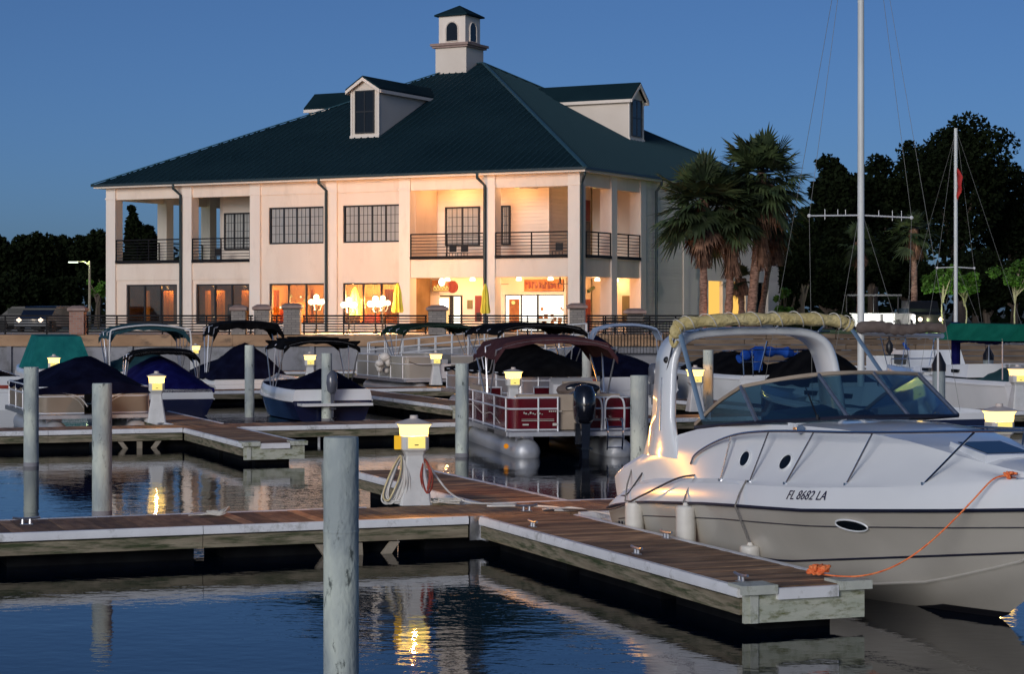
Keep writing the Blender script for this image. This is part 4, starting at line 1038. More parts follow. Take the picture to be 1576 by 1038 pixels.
a.poly([p for p in rows[0]]); a.build('hull', M['gel_greige'], cr_, smooth=28)
# bottom paint below waterline band
a = MB(); rows = []
for X in xs_[:-5]:
    pts, zk = hull_side(X); c, zc = pts[1]; h_ = pts[0]
    rows.append([Vector((X, h_[0]+.004, h_[1]-.006)), Vector((X, 0, zk-.012)), Vector((X, -h_[0]-.004, h_[1]-.006))])
loft_open(a, rows)
bmesh.ops.bisect_plane(a.bm, geom=a.bm.verts[:]+a.bm.edges[:]+a.bm.faces[:], plane_co=(0, 0, .07), plane_no=(0, 0, 1), clear_outer=True)
a.build('bottom_paint', M['bottom_paint'], cr_, smooth=28)
def hy(X, z):   # hull half-breadth at height z
    pts, zk = hull_side(X)
    for (y0, z0), (y1, z1) in zip(pts, pts[1:]):
        if z0 <= z <= z1: return y0+(y1-y0)*(z-z0)/max(1e-6, z1-z0)
    return pts[-1][0]
# hull accent lines : boot stripe, knuckle, spray rails
def hull_line(zf, x0, x1, r_, m_, name, n=26):
    for s_ in (-1, 1):
        a = MB(); a.tube([(x, s_*(hy(x, zf(x))+.001), zf(x)) for x in [x0+(x1-x0)*k/n for k in range(n+1)]], r_, 5); a.build(name, M[m_], cr_)
hull_line(lambda x: itp([(0, .22), (4, .30), (7.3, .72)], x), .1, 7.1, .011, 'rub', 'boot_stripe')
hull_line(lambda x: itp(rubz, x)-.16, .3, 7.3, .007, 'dash', 'knuckle_line')
hull_line(lambda x: itp(chz, x)+.012, .1, 7.3, .014, 'gel_greige', 'chine_rail')
# rub rail
for s_ in (-1, 1):
    a = MB(); a.tube([(x, s_*(max(Bm(x), .012)+.012), itp(rubz, x)) for x in xs_], .019, 6); a.build('rub_rail', M['rub'], cr_)
a = MB(); a.tube([(0-.012, y, .50) for y in (-1.2, 0, 1.2)], .022, 6); a.build('rub_rail', M['rub'], cr_)
# topsides + deck
ztop = [(0, .93), (.3, 1.04), (.9, 1.24), (1.4, 1.42), (2.0, 1.55), (2.6, 1.62), (3.2, 1.67), (4.0, 1.70), (5.0, 1.69), (5.8, 1.62), (6.5, 1.50), (7.1, 1.42), (7.5, 1.38), (7.82, 1.36)]
ytf = [(0, .90), (1, .87), (2.5, .80), (4, .68), (5.5, .60), (7.82, .52)]
def outer(X):
    zr = itp(rubz, X); b = max(Bm(X), .02); zt = itp(ztop, X); zs = zr+.24 if X > 1 else zr+.10+.14*X
    zs = min(zs, zt-.03); yt = b*itp(ytf, X)
    return [(b*.998, zr+.01), (b*.985, zr+(zs-zr)*.5), (b*.955, zs-.02), (b*.925, zs+.005), (b*.90, zs+.03), (b*.9*.35+yt*.65+.02, zs+(zt-zs)*.52), (yt+.03, zt-.06), (yt, zt-.012)]
def oy(X, z):
    pts = outer(X)
    for (y0, z0), (y1, z1) in zip(pts, pts[1:]):
        if z0 <= z <= z1: return y0+(y1-y0)*(z-z0)/max(1e-6, z1-z0)
    return pts[-1][0]
def zsheer(X): return outer(X)[3][1]
def ysheer(X): return outer(X)[3][0]
XC = 3.9
a = MB(); rows = []
xf = [x for x in xs_ if x > 3.9]; xf = [3.9]+xf
for X in xf:
    o_ = outer(X); yt, zt = o_[-1]
    zt_ = zt
    rows.append(mir(X, [(yt*.62, zt_+.035), ][::-1]+o_[::-1], zt_+.045)) if False else rows.append([Vector((X, y, z)) for y, z in o_]+[Vector((X, yt*.6, zt_+.03)), Vector((X, 0, zt_+.045)), Vector((X, -yt*.6, zt_+.03))]+[Vector((X, -y, z)) for y, z in o_[::-1]])
loft_open(a, rows)
a.poly([p for p in rows[-1]])
# aft part with coaming
xa_ = [0, .12, .3, .6, .9, 1.3, 1.7, 2.1, 2.7, 3.3, 3.9]
for s_ in (1, -1):
    rows2 = []
    for X in xa_:
        o_ = outer(X); yt, zt = o_[-1]; rows2.append([Vector((X, s_*y, z)) for y, z in o_]+[Vector((X, s_*(yt-.12), zt)), Vector((X, s_*(yt-.15), zt-.04)), Vector((X, s_*(yt-.16), .42))])
    loft_open(a, rows2)
# transom top and floor, bulkhead
yb_ = outer(0)[-1][0]
a.box(-.02, .22, -yb_+.02, yb_-.02, .45, .93); a.box(.1, 3.9, -.98, .98, .38, .44)
a.poly([(0, y, z) for y, z in outer(0)]+[(0, -y, z) for y, z in outer(0)[::-1]])
a.box(3.72, 3.88, -.80, .80, .44, 1.70)
bmesh.ops.remove_doubles(a.bm, verts=a.bm.verts[:], dist=.0005)
a.build('deck', M['gel_white'], cr_, smooth=32)
# side mould line near stern
for s_ in (-1, 1):
    a = MB(); a.tube([(x, s_*(oy(x, z)+.003), z) for x, z in ((.22, .66), (.62, .70), (.70, .74), (.86, .98))], .011, 5); a.build('mould_line', M['dash'], cr_)
# swim platform
a = MB(); a.hexa([(-.62, -.95, .26), (-.45, -1.1, .26), (0, -1.15, .26), (0, 1.15, .26), (-.45, 1.1, .26), (-.62, .95, .26)], [(-.64, -.95, .34), (-.46, -1.12, .34), (0, -1.17, .34), (0, 1.17, .34), (-.46, 1.12, .34), (-.64, .95, .34)]); a.build('swim_platform', M['gel_white'], cr_, bevel=.02)
# windshield
base = {'As': (1.95, -1.0, 1.565), 'Bs': (3.42, -1.0, 1.70), 'Cs': (4.18, -.36, 1.775), 'Cp': (4.18, .36, 1.775), 'Bp': (3.98, 1.08, 1.755), 'Ap': (1.95, 1.0, 1.565)}
top = {'Bs': (3.0, -.97, 2.05), 'Cs': (3.52, -.33, 2.19), 'Cp': (3.52, .33, 2.20), 'Bp': (3.30, 1.02, 2.17)}
V = lambda p: Vector(p)
def bow_(p, q, n=5, push=.0):
    p, q = V(p), V(q); return [p.lerp(q, k/n)+Vector((push*math.sin(math.pi*k/n), 0, 0)) for k in range(n+1)]
def pane(lo, hi, name='pane'):
    a = MB(); 
    vs0 = [a.bm.verts.new(p) for p in lo]; vs1 = [a.bm.verts.new(p) for p in hi]
    for k in range(len(lo)-1): a.face([vs0[k], vs0[k+1], vs1[k+1], vs1[k]])
    return a.build(name, M['boat_glass'], ws, smooth=60)
a = MB()
tp = [V(base['As'])+Vector((0, 0, .02))]+cr([V(base['As'])+Vector((0, 0, .03)), V(base['As']).lerp(V(top['Bs']), .5)+Vector((0, 0, .05)), V(top['Bs'])], 5)
full_top = tp[1:]+cr([top['Bs'], (3.32, -.68, 2.135), top['Cs'], (3.58, 0, 2.205), top['Cp'], (3.42, .70, 2.19), top['Bp']], 4)[1:]+cr([V(top['Bp']), V(base['Ap']).lerp(V(top['Bp']), .5)+Vector((0, 0, .06)), V(base['Ap'])+Vector((0, 0, .03))], 5)[1:]
a.tube(full_top, .022, 6); ws = a.build('windshield', M['canvas_taupe'], cr_)
ws.data.materials[0] = M['seat_tan']
a = MB(); basep = [V(base['As'])]+bow_(base['As'], base['Bs'])[1:]+bow_(base['Bs'], base['Cs'], 5, .08)[1:]+bow_(base['Cs'], base['Cp'], 4, .02)[1:]+bow_(base['Cp'], base['Bp'], 5, .08)[1:]+bow_(base['Bp'], base['Ap'])[1:]
a.tube([p+Vector((0, 0, -.005)) for p in basep], .022, 6); a.build('windshield_gasket', M['rub'], ws)
for s_ in ('Bs', 'Bp', 'Cs', 'Cp'):
    a = MB(); a.tube([base[s_], top[s_]], .026 if s_[0] == 'B' else .022, 6); a.build('windshield_mullion', M['galv'], ws)
off = Vector((-.004, 0, .01))
def resamp(pl, n):
    pl = [V(p) for p in pl]; return [pl[0].lerp(pl[-1], k/n) for k in range(n+1)]
tc_ = cr([V(base['As'])+Vector((0, 0, .03)), V(base['As']).lerp(V(top['Bs']), .5)+Vector((0, 0, .05)), V(top['Bs'])], 5)
n_ = len(tc_)-1
pane(resamp([base['As'], base['Bs']], n_), tc_)
pane(bow_(base['Bs'], base['Cs'], 8, .08), cr([top['Bs'], (3.32, -.68, 2.135), top['Cs']], 4))
pane(bow_(base['Cs'], base['Cp'], 8, .02), cr([top['Cs'], (3.58, 0, 2.205), top['Cp']], 4))
pane(bow_(base['Cp'], base['Bp'], 8, .08), cr([top['Cp'], (3.42, .70, 2.19), top['Bp']], 4))
tc2 = cr([V(top['Bp']), V(base['Ap']).lerp(V(top['Bp']), .5)+Vector((0, 0, .06)), V(base['Ap'])+Vector((0, 0, .03))], 5)
pane(resamp([base['Bp'], base['Ap']], len(tc2)-1), tc2)
# wipers, horn, vent
a = MB(); a.tube([(4.02, -.62, 1.77), (3.55, -.50, 2.06)], .008, 5); a.cyl((4.02, -.62, 1.74), (4.02, -.62, 1.79), .016); a.build('wiper', M['win_frame'], ws)
a = MB(); a.cyl((4.05, -.86, 1.66), (4.18, -.90, 1.655), .025, .045, n=12); a.box(3.98, 4.05, -.88, -.84, 1.60, 1.67); a.build('horn', M['steel'], cr_)
a = MB(); a.prism([(4.36, -.14, 1.752), (4.46, -.14, 1.752), (4.46, .20, 1.752), (4.36, .20, 1.752)], (0, 0, .012)); a.build('vent_slot', M['rub'], cr_)
# dashboard, wheel, seats
a = MB(); a.hexa([(3.0, .15, 1.25), (3.72, .15, 1.25), (3.72, .85, 1.25), (3.0, .85, 1.25)], [(3.15, .15, 1.62), (3.72, .15, 1.70), (3.72, .85, 1.70), (3.15, .85, 1.62)]); a.build('dashboard', M['vinyl_seat'], cr_, bevel=.03)
a = MB(); a.lathe([(.17, 0), (.185, .012), (.17, .024), (.155, .012), (.17, 0)], n=24, M=Matrix.Translation((2.98, .5, 1.62)) @ Matrix.Rotation(R(-60), 4, 'Y'))
for k in range(3): a.cyl((2.98, .5, 1.62), Vector((2.98, .5, 1.62))+Matrix.Rotation(R(-60), 3, 'Y') @ Vector((.17*math.cos(k*2.1), .17*math.sin(k*2.1), 0)), .01)
a.build('steering_wheel', M['steel'], cr_)
for y, x, nm in ((.5, 2.3, 'helm_seat'), (-.5, 2.5, 'companion_seat')):
    a = MB(); a.box(x-.25, x+.3, y-.28, y+.28, .75, .95); a.box(x-.30, x-.16, y-.28, y+.28, .93, 1.72 if nm == 'helm_seat' else 1.62); a.cyl((x, y, .4), (x, y, .76), .06); a.build(nm, M['vinyl_seat'], cr_, bevel=.06)
a = MB(); a.hexa([(2.9, -.85, 1.5), (3.7, -.85, 1.5), (3.7, -.05, 1.5), (2.9, -.05, 1.5)], [(3.25, -.75, 1.80), (3.6, -.7, 1.76), (3.6, -.15, 1.82), (3.3, -.15, 1.86)]); a.build('dash_cushion', M['vinyl_seat'], cr_, bevel=.08)
a = MB(); a.box(.3, .75, -.85, .85, .5, .80); a.box(.22, .34, -.85, .85, .78, 1.08); a.build('stern_bench', M['vinyl_seat'], cr_, bevel=.05)
# radar arch
arch = cr([(1.28, -1.10, 1.20), (1.32, -1.10, 1.55), (1.31, -1.07, 2.05), (1.30, -1.02, 2.38), (1.32, -.86, 2.56), (1.35, -.5, 2.615), (1.36, 0, 2.63), (1.35, .55, 2.615), (1.33, .82, 2.53), (1.31, .97, 2.36), (1.31, 1.06, 2.02), (1.32, 1.10, 1.55), (1.28, 1.10, 1.20)], 5)
a = MB(); rr = []; N = len(arch)
for i, p in enumerate(arch):
    d = (arch[min(i+1, N-1)]-arch[max(i-1, 0)]).normalized(); t_ = abs(i/(N-1)-.5)*2
    wd = itp([(0, .22), (.45, .24), (.62, .22), (.8, .25), (1, .46)], t_); th = .045
    nrm = Vector((1, 0, 0)).cross(d).normalized(); xv = Vector((1, 0, 0))
    prof = [(-1, -.5), (-.9, -1), (.9, -1), (1, -.5), (1, .5), (.9, 1), (-.9, 1), (-1, .5)]
    rr.append([p+xv*wd*u+nrm*th*v for u, v in prof])
a.rings(rr); a.build('radar_arch', M['gel_white'], cr_, smooth=50)
for s_ in (-1, 1):      # groove on the leg
    a = MB(); a.tube([(1.34, s_*1.153, 1.5), (1.34, s_*1.145, 1.75), (1.32, s_*1.115, 2.1)], .010, 5); a.build('arch_groove', M['galv'], cr_)
a = MB(); a.ball((1.38, -1.085, 2.30), .04); a.build('nav_light', M['win_frame'], cr_)
# folded bimini roll with lashings
roll = cr([(1.72, -1.13, 2.67), (1.72, -1.0, 2.72), (1.73, -.5, 2.755), (1.73, 0, 2.765), (1.73, .5, 2.765), (1.72, .95, 2.74), (1.72, 1.10, 2.68)], 6)
a = MB(); a.tube(roll, lambda t_: .073+.008*math.sin(t_*47)+.005*math.sin(t_*113), 14); rl = a.build('bimini_roll', M['canvas_straw'], cr_, smooth=60)
a = MB(); hp = []; nT = 300
for k in range(nT+1):
    t_ = k/nT*(len(roll)-1.001); i = int(t_); p = roll[i].lerp(roll[i+1], t_-i); q = 2*math.pi*11*k/nT
    d = (roll[i+1]-roll[i]).normalized(); nn = Vector((1, 0, 0)); bb_ = d.cross(nn).normalized(); hp.append(p+nn*math.cos(q)*.086+bb_*math.sin(q)*.086)
a.tube(hp, .006, 4); a.build('lashing', M['rope_white'], rl)
a = MB(); a.ball((1.72, -1.13, 2.63), (.06, .08, .09)); a.tube(cr([(1.72, -1.15, 2.66), (1.70, -1.19, 2.56), (1.72, -1.16, 2.46), (1.76, -1.13, 2.52)], 5), .022, 6); a.build('roll_end', M['canvas_straw'], rl)
for s_, x1 in ((-1, 2.2), (1, 2.75)):
    a = MB(); a.tube([(1.73, s_*1.10, 2.66), (x1, s_*1.03, 1.66 if s_ < 0 else 2.0)], .03, 6, flat=.4); a.build('canvas_strut', M['strap_blue'], cr_)
a = MB(); 
for y in (-.75, .2, .8): a.cyl((1.50, y, 2.62), (1.70, y, 2.72), .012, n=6)
a.tube([(1.50, -1.0, 2.62), (1.50, .95, 2.62)], .010, 6); a.tube([(1.50, -1.0, 2.62), (1.66, -1.10, 2.64), (1.0, -1.08, 1.45)], .012, 6); a.build('bimini_frame', M['steel'], cr_)
# bow rail
rail = []; 
railp = [(2.12, 1.14, 1.17), (2.22, 1.13, 1.28), (2.6, 1.12, 1.42), (3.1, 1.11, 1.54), (3.7, 1.10, 1.61), (4.4, 1.04, 1.65), (5.2, .93, 1.68), (6.0, .74, 1.72), (6.8, .48, 1.77), (7.5, .22, 1.80), (7.95, .0, 1.80)]
full = [Vector((x, -y, z)) for x, y, z in railp]+[Vector((x, y, z)) for x, y, z in railp[-2::-1]]
a = MB(); a.tube(cr(full, 5), .0145, 8); br_ = a.build('bow_rail', M['steel'], cr_)
for s_ in (-1, 1):
    for xb, xt in ((2.90, 3.05), (3.55, 3.85), (4.25, 4.65), (5.22, 5.52), (6.2, 6.72)):
        yt = itp([(p[0], p[1]) for p in railp], xt); zt = itp([(p[0], p[2]) for p in railp], xt)
        a = MB(); a.cyl((xb, s_*(ysheer(xb)-.02), zsheer(xb)), (xt, s_*yt, zt), .011, n=6); a.cyl((xb, s_*(ysheer(xb)-.02), zsheer(xb)-.01), (xb, s_*(ysheer(xb)-.02), zsheer(xb)+.02), .028, n=8); a.build('stanchion', M['steel'], br_)
# portholes on cabin side
def disc_on(X, z, s_, rx, rz_, m_, name, lift=.004, fn=oy, parent=cr_, ring=None):
    y0 = fn(X, z); dyx = (fn(X+.05, z)-fn(X-.05, z))/.1; dyz = (fn(X, z+.04)-fn(X, z-.04))/.08
    tx = Vector((1, s_*dyx, 0)).normalized(); tz = Vector((0, s_*dyz, 1)).normalized(); nn = Vector((0, s_, 0))-tx*0; nn = tx.cross(tz); nn = nn if nn.y*s_ > 0 else -nn; nn.normalize()
    c = Vector((X, s_*y0, z))+nn*lift
    a = MB(); n = 24
    rg = lambda k_, l_: [c+tx*rx*k_*math.cos(2*math.pi*i/n)+tz*rz_*k_*math.sin(2*math.pi*i/n)+nn*l_ for i in range(n)]
    a.rings([rg(1, -.02), rg(1, .006), rg(.02, .008)]); o_ = a.build(name, M[m_], parent, smooth=30)
    if ring: a = MB(); a.tube(rg(1.05, .004), ring, 6, closed=True); a.build('porthole_rim', M['gel_white'], o_)
    return o_
for s_ in (-1, 1):
    disc_on(3.28, 1.30, s_, .088, .085, 'dark_glass', 'porthole', ring=.010)
    disc_on(4.07, 1.315, s_, .092, .085, 'dark_glass', 'porthole', ring=.010)
    disc_on(5.32, .80, s_, .20, .062, 'dark_glass', 'hull_porthole', fn=hy, ring=.010, lift=.010)
# deck hatch
a = MB(); hx = 6.35; zd = lambda x, o: itp(ztop, x)+.035+o; hq = lambda w_, o: [(hx+dx*w_*1.05, dy*w_-.06, zd(hx+dx*w_, o)) for dx, dy in ((-1, -1), (1, -1), (1, 1), (-1, 1))]; a.hexa(hq(.29, -.05), hq(.28, .022)); h_ = a.build('deck_hatch', M['gel_white'], cr_, bevel=.015)
a = MB(); a.hexa(hq(.235, .0), hq(.23, .028)); a.build('hatch_glass', M['dark_glass'], h_)
# cleats on boat
def bcleat(X, s_):
    a = MB(); z = zsheer(X)+.045; y = s_*(ysheer(X)-.05); a.tube([(X-.11, y, z), (X+.11, y, z)], .012, 6)
    for d in (-.03, .03): a.cyl((X+d, y, z-.05), (X+d, y, z), .011, n=6)
    a.build('deck_cleat', M['steel'], cr_)
for s_ in (-1, 1): bcleat(2.25, s_); bcleat(7.05, s_); bcleat(.55, s_)
# registration number
fc = bpy.data.curves.new('registration', 'FONT'); fc.body = 'FL 8682 LA'; fc.size = .128; fc.shear = .35; fc.extrude = .002; fc.align_x = 'CENTER'; fc.space_character = 1.05
to = bpy.data.objects.new('tmp', fc); C.objects.link(to); dg = bpy.context.evaluated_depsgraph_get(); dg.update()
me = bpy.data.meshes.new_from_object(to.evaluated_get(dg)); bpy.data.objects.remove(to)
for s_ in (-1, 1):
    o_ = bpy.data.objects.new('registration_number', me.copy()); C.objects.link(o_); o_.parent = cr_; o_.data.materials.clear(); o_.data.materials.append(M['letter_navy'])
    X0 = 4.72; z0 = itp(rubz, X0)+.105; sl = (itp(rubz, X0+.3)-itp(rubz, X0-.3))/.6
    for v in o_.data.vertices:      # wrap the letters onto the topside
        lx, ly, lz = v.co; X = X0+(lx if s_ < 0 else -lx); z = z0+ly+sl*(X-X0); yy = oy(X, z)+.004+lz
        v.co = Vector((X, s_*yy, z))
# badge on stern quarter
a = MB()
for k in range(4): a.ball((.28+k*.09, -hy(.28+k*.09, .36)-.004, .36), (.022, .006, .022), 8, 5)
a.build('maker_badge', M['rub'], cr_)
def cw_(p): return OC+Matrix.Rotation(BWA, 3, 'Z') @ Vector(p)
# fenders
def fender(X, z0, z1, label, rad=.105, hang=None, gap=.11):
    y = -(hy(X, min((z0+z1)/2, itp(rubz, X)))+gap)
    p = cw_((X, y, 0)); t_ = thing('boat_fender', label, 'fender', (p.x, p.y, z0), BWA, 'white ribbed fenders hanging from the cruiser')
    h_ = z1-z0; n = 24; rr = []
    for r_, z in ((.02, 0), (rad*.85, .005), (rad*.97, .02), (rad, .05), (rad, h_-.05), (rad*.97, h_-.02), (rad*.85, h_-.005), (.035, h_), (.022, h_+.03)):
        k_ = .04 if r_ > .8*rad else 0
        rr.append([Vector((r_*(1+k_*math.cos(12*2*math.pi*i/n*1.0))*math.cos(2*math.pi*i/n), r_*(1+k_*(-1)**i)*math.sin(2*math.pi*i/n), z)) for i in range(n)])
    a = MB(); a.rings(rr); a.build('body', M['fender'], t_, smooth=50)
    a = MB(); hx, hy_, hz = hang or (X, -(Bm(X)+.05), itp(rubz, X)+.3); q = Matrix.Rotation(-BWA, 3, 'Z') @ (cw_((hx, hy_, 0))-Vector((p.x, p.y, 0))); qr = Matrix.Rotation(-BWA, 3, 'Z') @ (cw_((X*.5+hx*.5, -(Bm(X)+.045), 0))-Vector((p.x, p.y, 0))); zr_ = itp(rubz, X)
    a.tube([(0, 0, h_), Vector((qr.x, qr.y, zr_-z0)), Vector((qr.x*.5+q.x*.5, qr.y*.6+q.y*.4, (zr_+hz)/2-z0)), Vector((q.x, q.y, hz-z0))], .010, 5); a.build('line', M['rope_grey'], t_)
fender(.95, .18, .66, 'white fender at the cruiser stern, left of the three', hang=(.55, -1.15, 1.0), gap=.10)
fender(2.36, .26, .74, 'white ribbed fender with dock cleat at its foot, middle of the three', hang=(2.25, -1.16, 1.02), gap=.12)
fender(3.52, .05, .42, 'low white fender hung on a long line, nearest the bow', hang=(3.55, -1.19, 1.10), gap=.10)
# ropes
def rope(pts, rad, m_, name, label, cat='rope', n=8, sub=6):
    a = MB(); a.tube(cr(pts, n), rad, sub); return tag(a.build(name, M[m_], None, smooth=60), label, cat)
bowc = cw_((7.05, -(ysheer(7.05)-.05), zsheer(7.05)+.05))
e_ = O1+BXV*(FL-.30)+AX*(FW-.24)
bowo = cw_((7.0, -(ysheer(7.0)+.09), zsheer(7.0)+.02))
pts = []
for k in range(11):
    t_ = k/10; p = Vector((e_.x, e_.y, DZ+.05)).lerp(bowo, t_); p.z -= .34*math.sin(math.pi*t_)*(1-.25*t_); p.z = max(p.z, .12); pts.append(p)
pts += [cw_((7.03, -(ysheer(7.03)+.01), zsheer(7.03)+.06)), bowc]
a = MB(); a.tube(cr(pts, 5), .0085, 6)
for k in range(7):     # knot on the pier end
    a.tube(cr([Vector((e_.x, e_.y, DZ+.05))+Vector((random.uniform(-.09, .09), random.uniform(-.09, .09), random.uniform(0, .09))) for _ in range(5)], 5, closed=True), .016, 6, closed=True)
for k in range(4): a.tube(cr([bowc+Vector((random.uniform(-.05, .05), random.uniform(-.05, .05), random.uniform(-.03, .05))) for _ in range(4)], 5, closed=True), .012, 6, closed=True)
tag(a.build('mooring_rope', M['rope_orange'], None, smooth=60), 'orange mooring rope from the pier end to the cruiser bow cleat', 'rope')
sc1 = cw_((.55, -1.12, .95)); sc2 = cw_((2.25, -1.12, 1.06))
d0 = onA(O1, 1.0, .15)
rope([sc2, cw_((2.0, -1.26, 1.0)), cw_((1.3, -1.36, .76)), cw_((.5, -1.38, .54)), Vector((d0.x+.2, d0.y, DZ+.03)), Vector((d0.x-.1, d0.y, DZ+.02))], .012, 'dash', 'mooring_rope', 'dark mooring line running from cruiser side cleat down to the stern dock')
for xs__, lab in ((1.42, 'grey mooring cleat on the near finger beside the middle fender'), (4.25, 'grey cleat on the near finger halfway along its left edge'), (6.55, 'grey cleat on the corner of the mossy pier end')):
    p = O1+BXV*xs__+AX*(.16 if xs__ != 1.42 else .14); cleat(p, BWA, lab)
p = O1+BXV*3.05+AX*(FW-.10); cleat(p, BWA, 'dark cleat at the foot of the ribbed fender', 1.1)
p = onA(O1, .75, .35); cleat(p, AW, 'cleat on the walkway corner near the cruiser stern', 1.1)
p = onA(O1, -5.2, .9); cleat(p, AW, 'cleat on the near walkway at left, beside the piling foot', 1.2)
# hose coils at the near pedestal
pc = Vector((p1.x, p1.y, DZ))
def hang(c, top_, lo_x, hi_x, zb_, n, rad, m_, name, label, cat, y0=-.17, seed=1):
    rnd = random.Random(seed); a = MB()
    for k in range(n):
        u = k/max(1, n-1); bx0 = lo_x+(hi_x-lo_x)*.25*u+rnd.uniform(-.015, .015); bx1 = lo_x+(hi_x-lo_x)*(.45+.55*u)+rnd.uniform(-.02, .02); y = y0-.03*rnd.random(); zb2 = zb_+rnd.uniform(0, .05)
        tp_ = top_+Vector((rnd.uniform(-.01, .01), y*.5, rnd.uniform(-.02, .01)))
        pts = [tp_, (tp_+Vector((bx0, y, zb2)))*.5+Vector((-.03, y*.2, .03)), Vector((bx0, y, zb2+.07)), Vector(((bx0+bx1)/2, y, zb2)), Vector((bx1, y, zb2+.08)), (tp_+Vector((bx1, y, zb2)))*.5+Vector((.05, y*.2, .05))]
        a.tube([c+p for p in cr(pts, 6, closed=True)], rad, 6, closed=True)
    return tag(a.build(name, M[m_], None, smooth=60), label, cat)
hang(pc, Vector((-.15, 0, .61)), -.39, -.06, .015, 9, .0125, 'hose_white', 'water_hose', 'coiled white hose hanging on the left of the near pedestal', 'hose', seed=4)
hang(pc, Vector((-.17, 0, .62)), -.38, -.14, .02, 1, .012, 'hose_cream', 'water_hose', 'cream yellow hose loop over the white coil on the near pedestal', 'hose', y0=-.21, seed=5)
hang(pc, Vector((.14, 0, .58)), .10, .24, .13, 6, .009, 'cord_red', 'power_cord', 'dark red power cord coiled on the right of the near pedestal', 'cord', y0=-.12, seed=6)
a = MB()
for k in range(9): a.tube(cr([pc+Vector((.38+random.uniform(-.2, .25), -.05+random.uniform(-.12, .15), .02+random.uniform(0, .05))) for _ in range(5)], 5, closed=True), .010, 5, closed=True)
tag(a.build('rope_heap', M['rope_white'], None, smooth=60), 'tangled heap of thin rope at the foot of the near pedestal', 'rope')
rope([pc+Vector((.18, 0, .52)), pc+Vector((.30, -.02, .34)), pc+Vector((.48, -.08, .14)), pc+Vector((.75, -.12, .03)), pc+Vector((1.3, .0, .012)), onA(O1, .5, 1.05)+Vector((0, 0, DZ+.012)), onA(O1, 1.0, .9)+Vector((0, 0, DZ+.012)), onA(O1, 1.25, .55)+Vector((0, 0, DZ+.012)), onA(O1, 1.15, .3)+Vector((0, 0, DZ+.012)), onA(O1, 1.35, .22)+Vector((0, 0, DZ+.03)), cw_((.1, -.9, .36))], .013, 'hose_white', 'water_hose', 'long pale hose trailing from the pedestal across the deck to the cruiser', 'hose')
a = MB()
for k in range(4): a.tube(cr([onA(O1, 1.2, .3)+Vector((.26*math.cos(q)*(1-.2*k)+random.uniform(-.02, .02), .16*math.sin(q)*(1-.2*k)+random.uniform(-.015, .015), DZ+.012+.006*random.random())) for q in [i*math.pi/4 for i in range(8)]], 4, closed=True), .010, 5, closed=True)
tag(a.build('hose_coil', M['hose_white'], None, smooth=60), 'flat coil of pale hose on the walkway by the cruiser stern', 'hose')
a = MB(); q0 = G(335, 795, DZ)
for k in range(7): a.tube(cr([q0+Vector((.13*math.cos(q)*random.uniform(.7, 1.1)+random.uniform(-.03, .05), .10*math.sin(q)+random.uniform(-.02, .02), .015+.045*random.random()+.05*max(0, math.cos(q)))) for q in [i*math.pi/4 for i in range(8)]], 4, closed=True), .009, 5, closed=True)
a.tube(cr([q0+Vector((-.1, 0, .02)), q0+Vector((-.22, .05, .012)), q0+Vector((-.34, -.03, .012))], 5), .009, 5)
tag(a.build('rope_coil', M['rope_white'], None, smooth=60), 'white rope coil lying on the near walkway at left', 'rope')
# ================================================================ OTHER BOATS
def outboard(parent, x, y, z, m_='black_gloss', s=1.0, tilt=0):
    """hangs at transom, local x backwards is -x"""
    Mx = Matrix.Translation((x, y, z)) @ Matrix.Rotation(R(tilt), 4, 'Y') @ Matrix.Scale(s, 4)
    a = MB(); rr = []
    for zz, lx, wy, cx_ in ((.10, .17, .13, -.12), (.18, .24, .17, -.14), (.40, .27, .19, -.15), (.60, .25, .18, -.14), (.70, .19, .14, -.13), (.74, .08, .06, -.12)):
        rr.append([Vector((cx_+lx*math.cos(2*math.pi*i/14), wy*math.sin(2*math.pi*i/14), zz)) for i in range(14)])
    a.rings(rr); ob = a.build('outboard_motor', M[m_], parent, smooth=50, M=Mx)
    a = MB(); a.hexa([(-.24, -.05, -.55), (-.02, -.05, -.55), (-.02, .05, -.55), (-.24, .05, -.55)], [(-.27, -.08, .12), (0, -.08, .12), (0, .08, .12), (-.27, .08, .12)])
    a.box(.0, .10, -.12, .12, -.25, .10); a.box(-.34, .02, -.10, .10, -.32, -.29); a.build('leg', M[m_], ob, smooth=30, M=Mx)
    a = MB(); a.ball((-.18, 0, -.62), (.20, .05, .06)); 
    for k in range(3):
        q = k*2.094; a.hexa([(-.36, .02*math.cos(q), -.62+.02*math.sin(q)), (-.40, .03*math.sin(q), -.62-.03*math.cos(q)), (-.38, .14*math.cos(q+.3), -.62+.14*math.sin(q+.3))], [(-.35, .02*math.cos(q), -.62+.02*math.sin(q)), (-.39, .03*math.sin(q), -.62-.03*math.cos(q)), (-.37, .14*math.cos(q+.3), -.62+.14*math.sin(q+.3))])
    a.build('propeller', M['galv'], ob, M=Mx)
    return ob
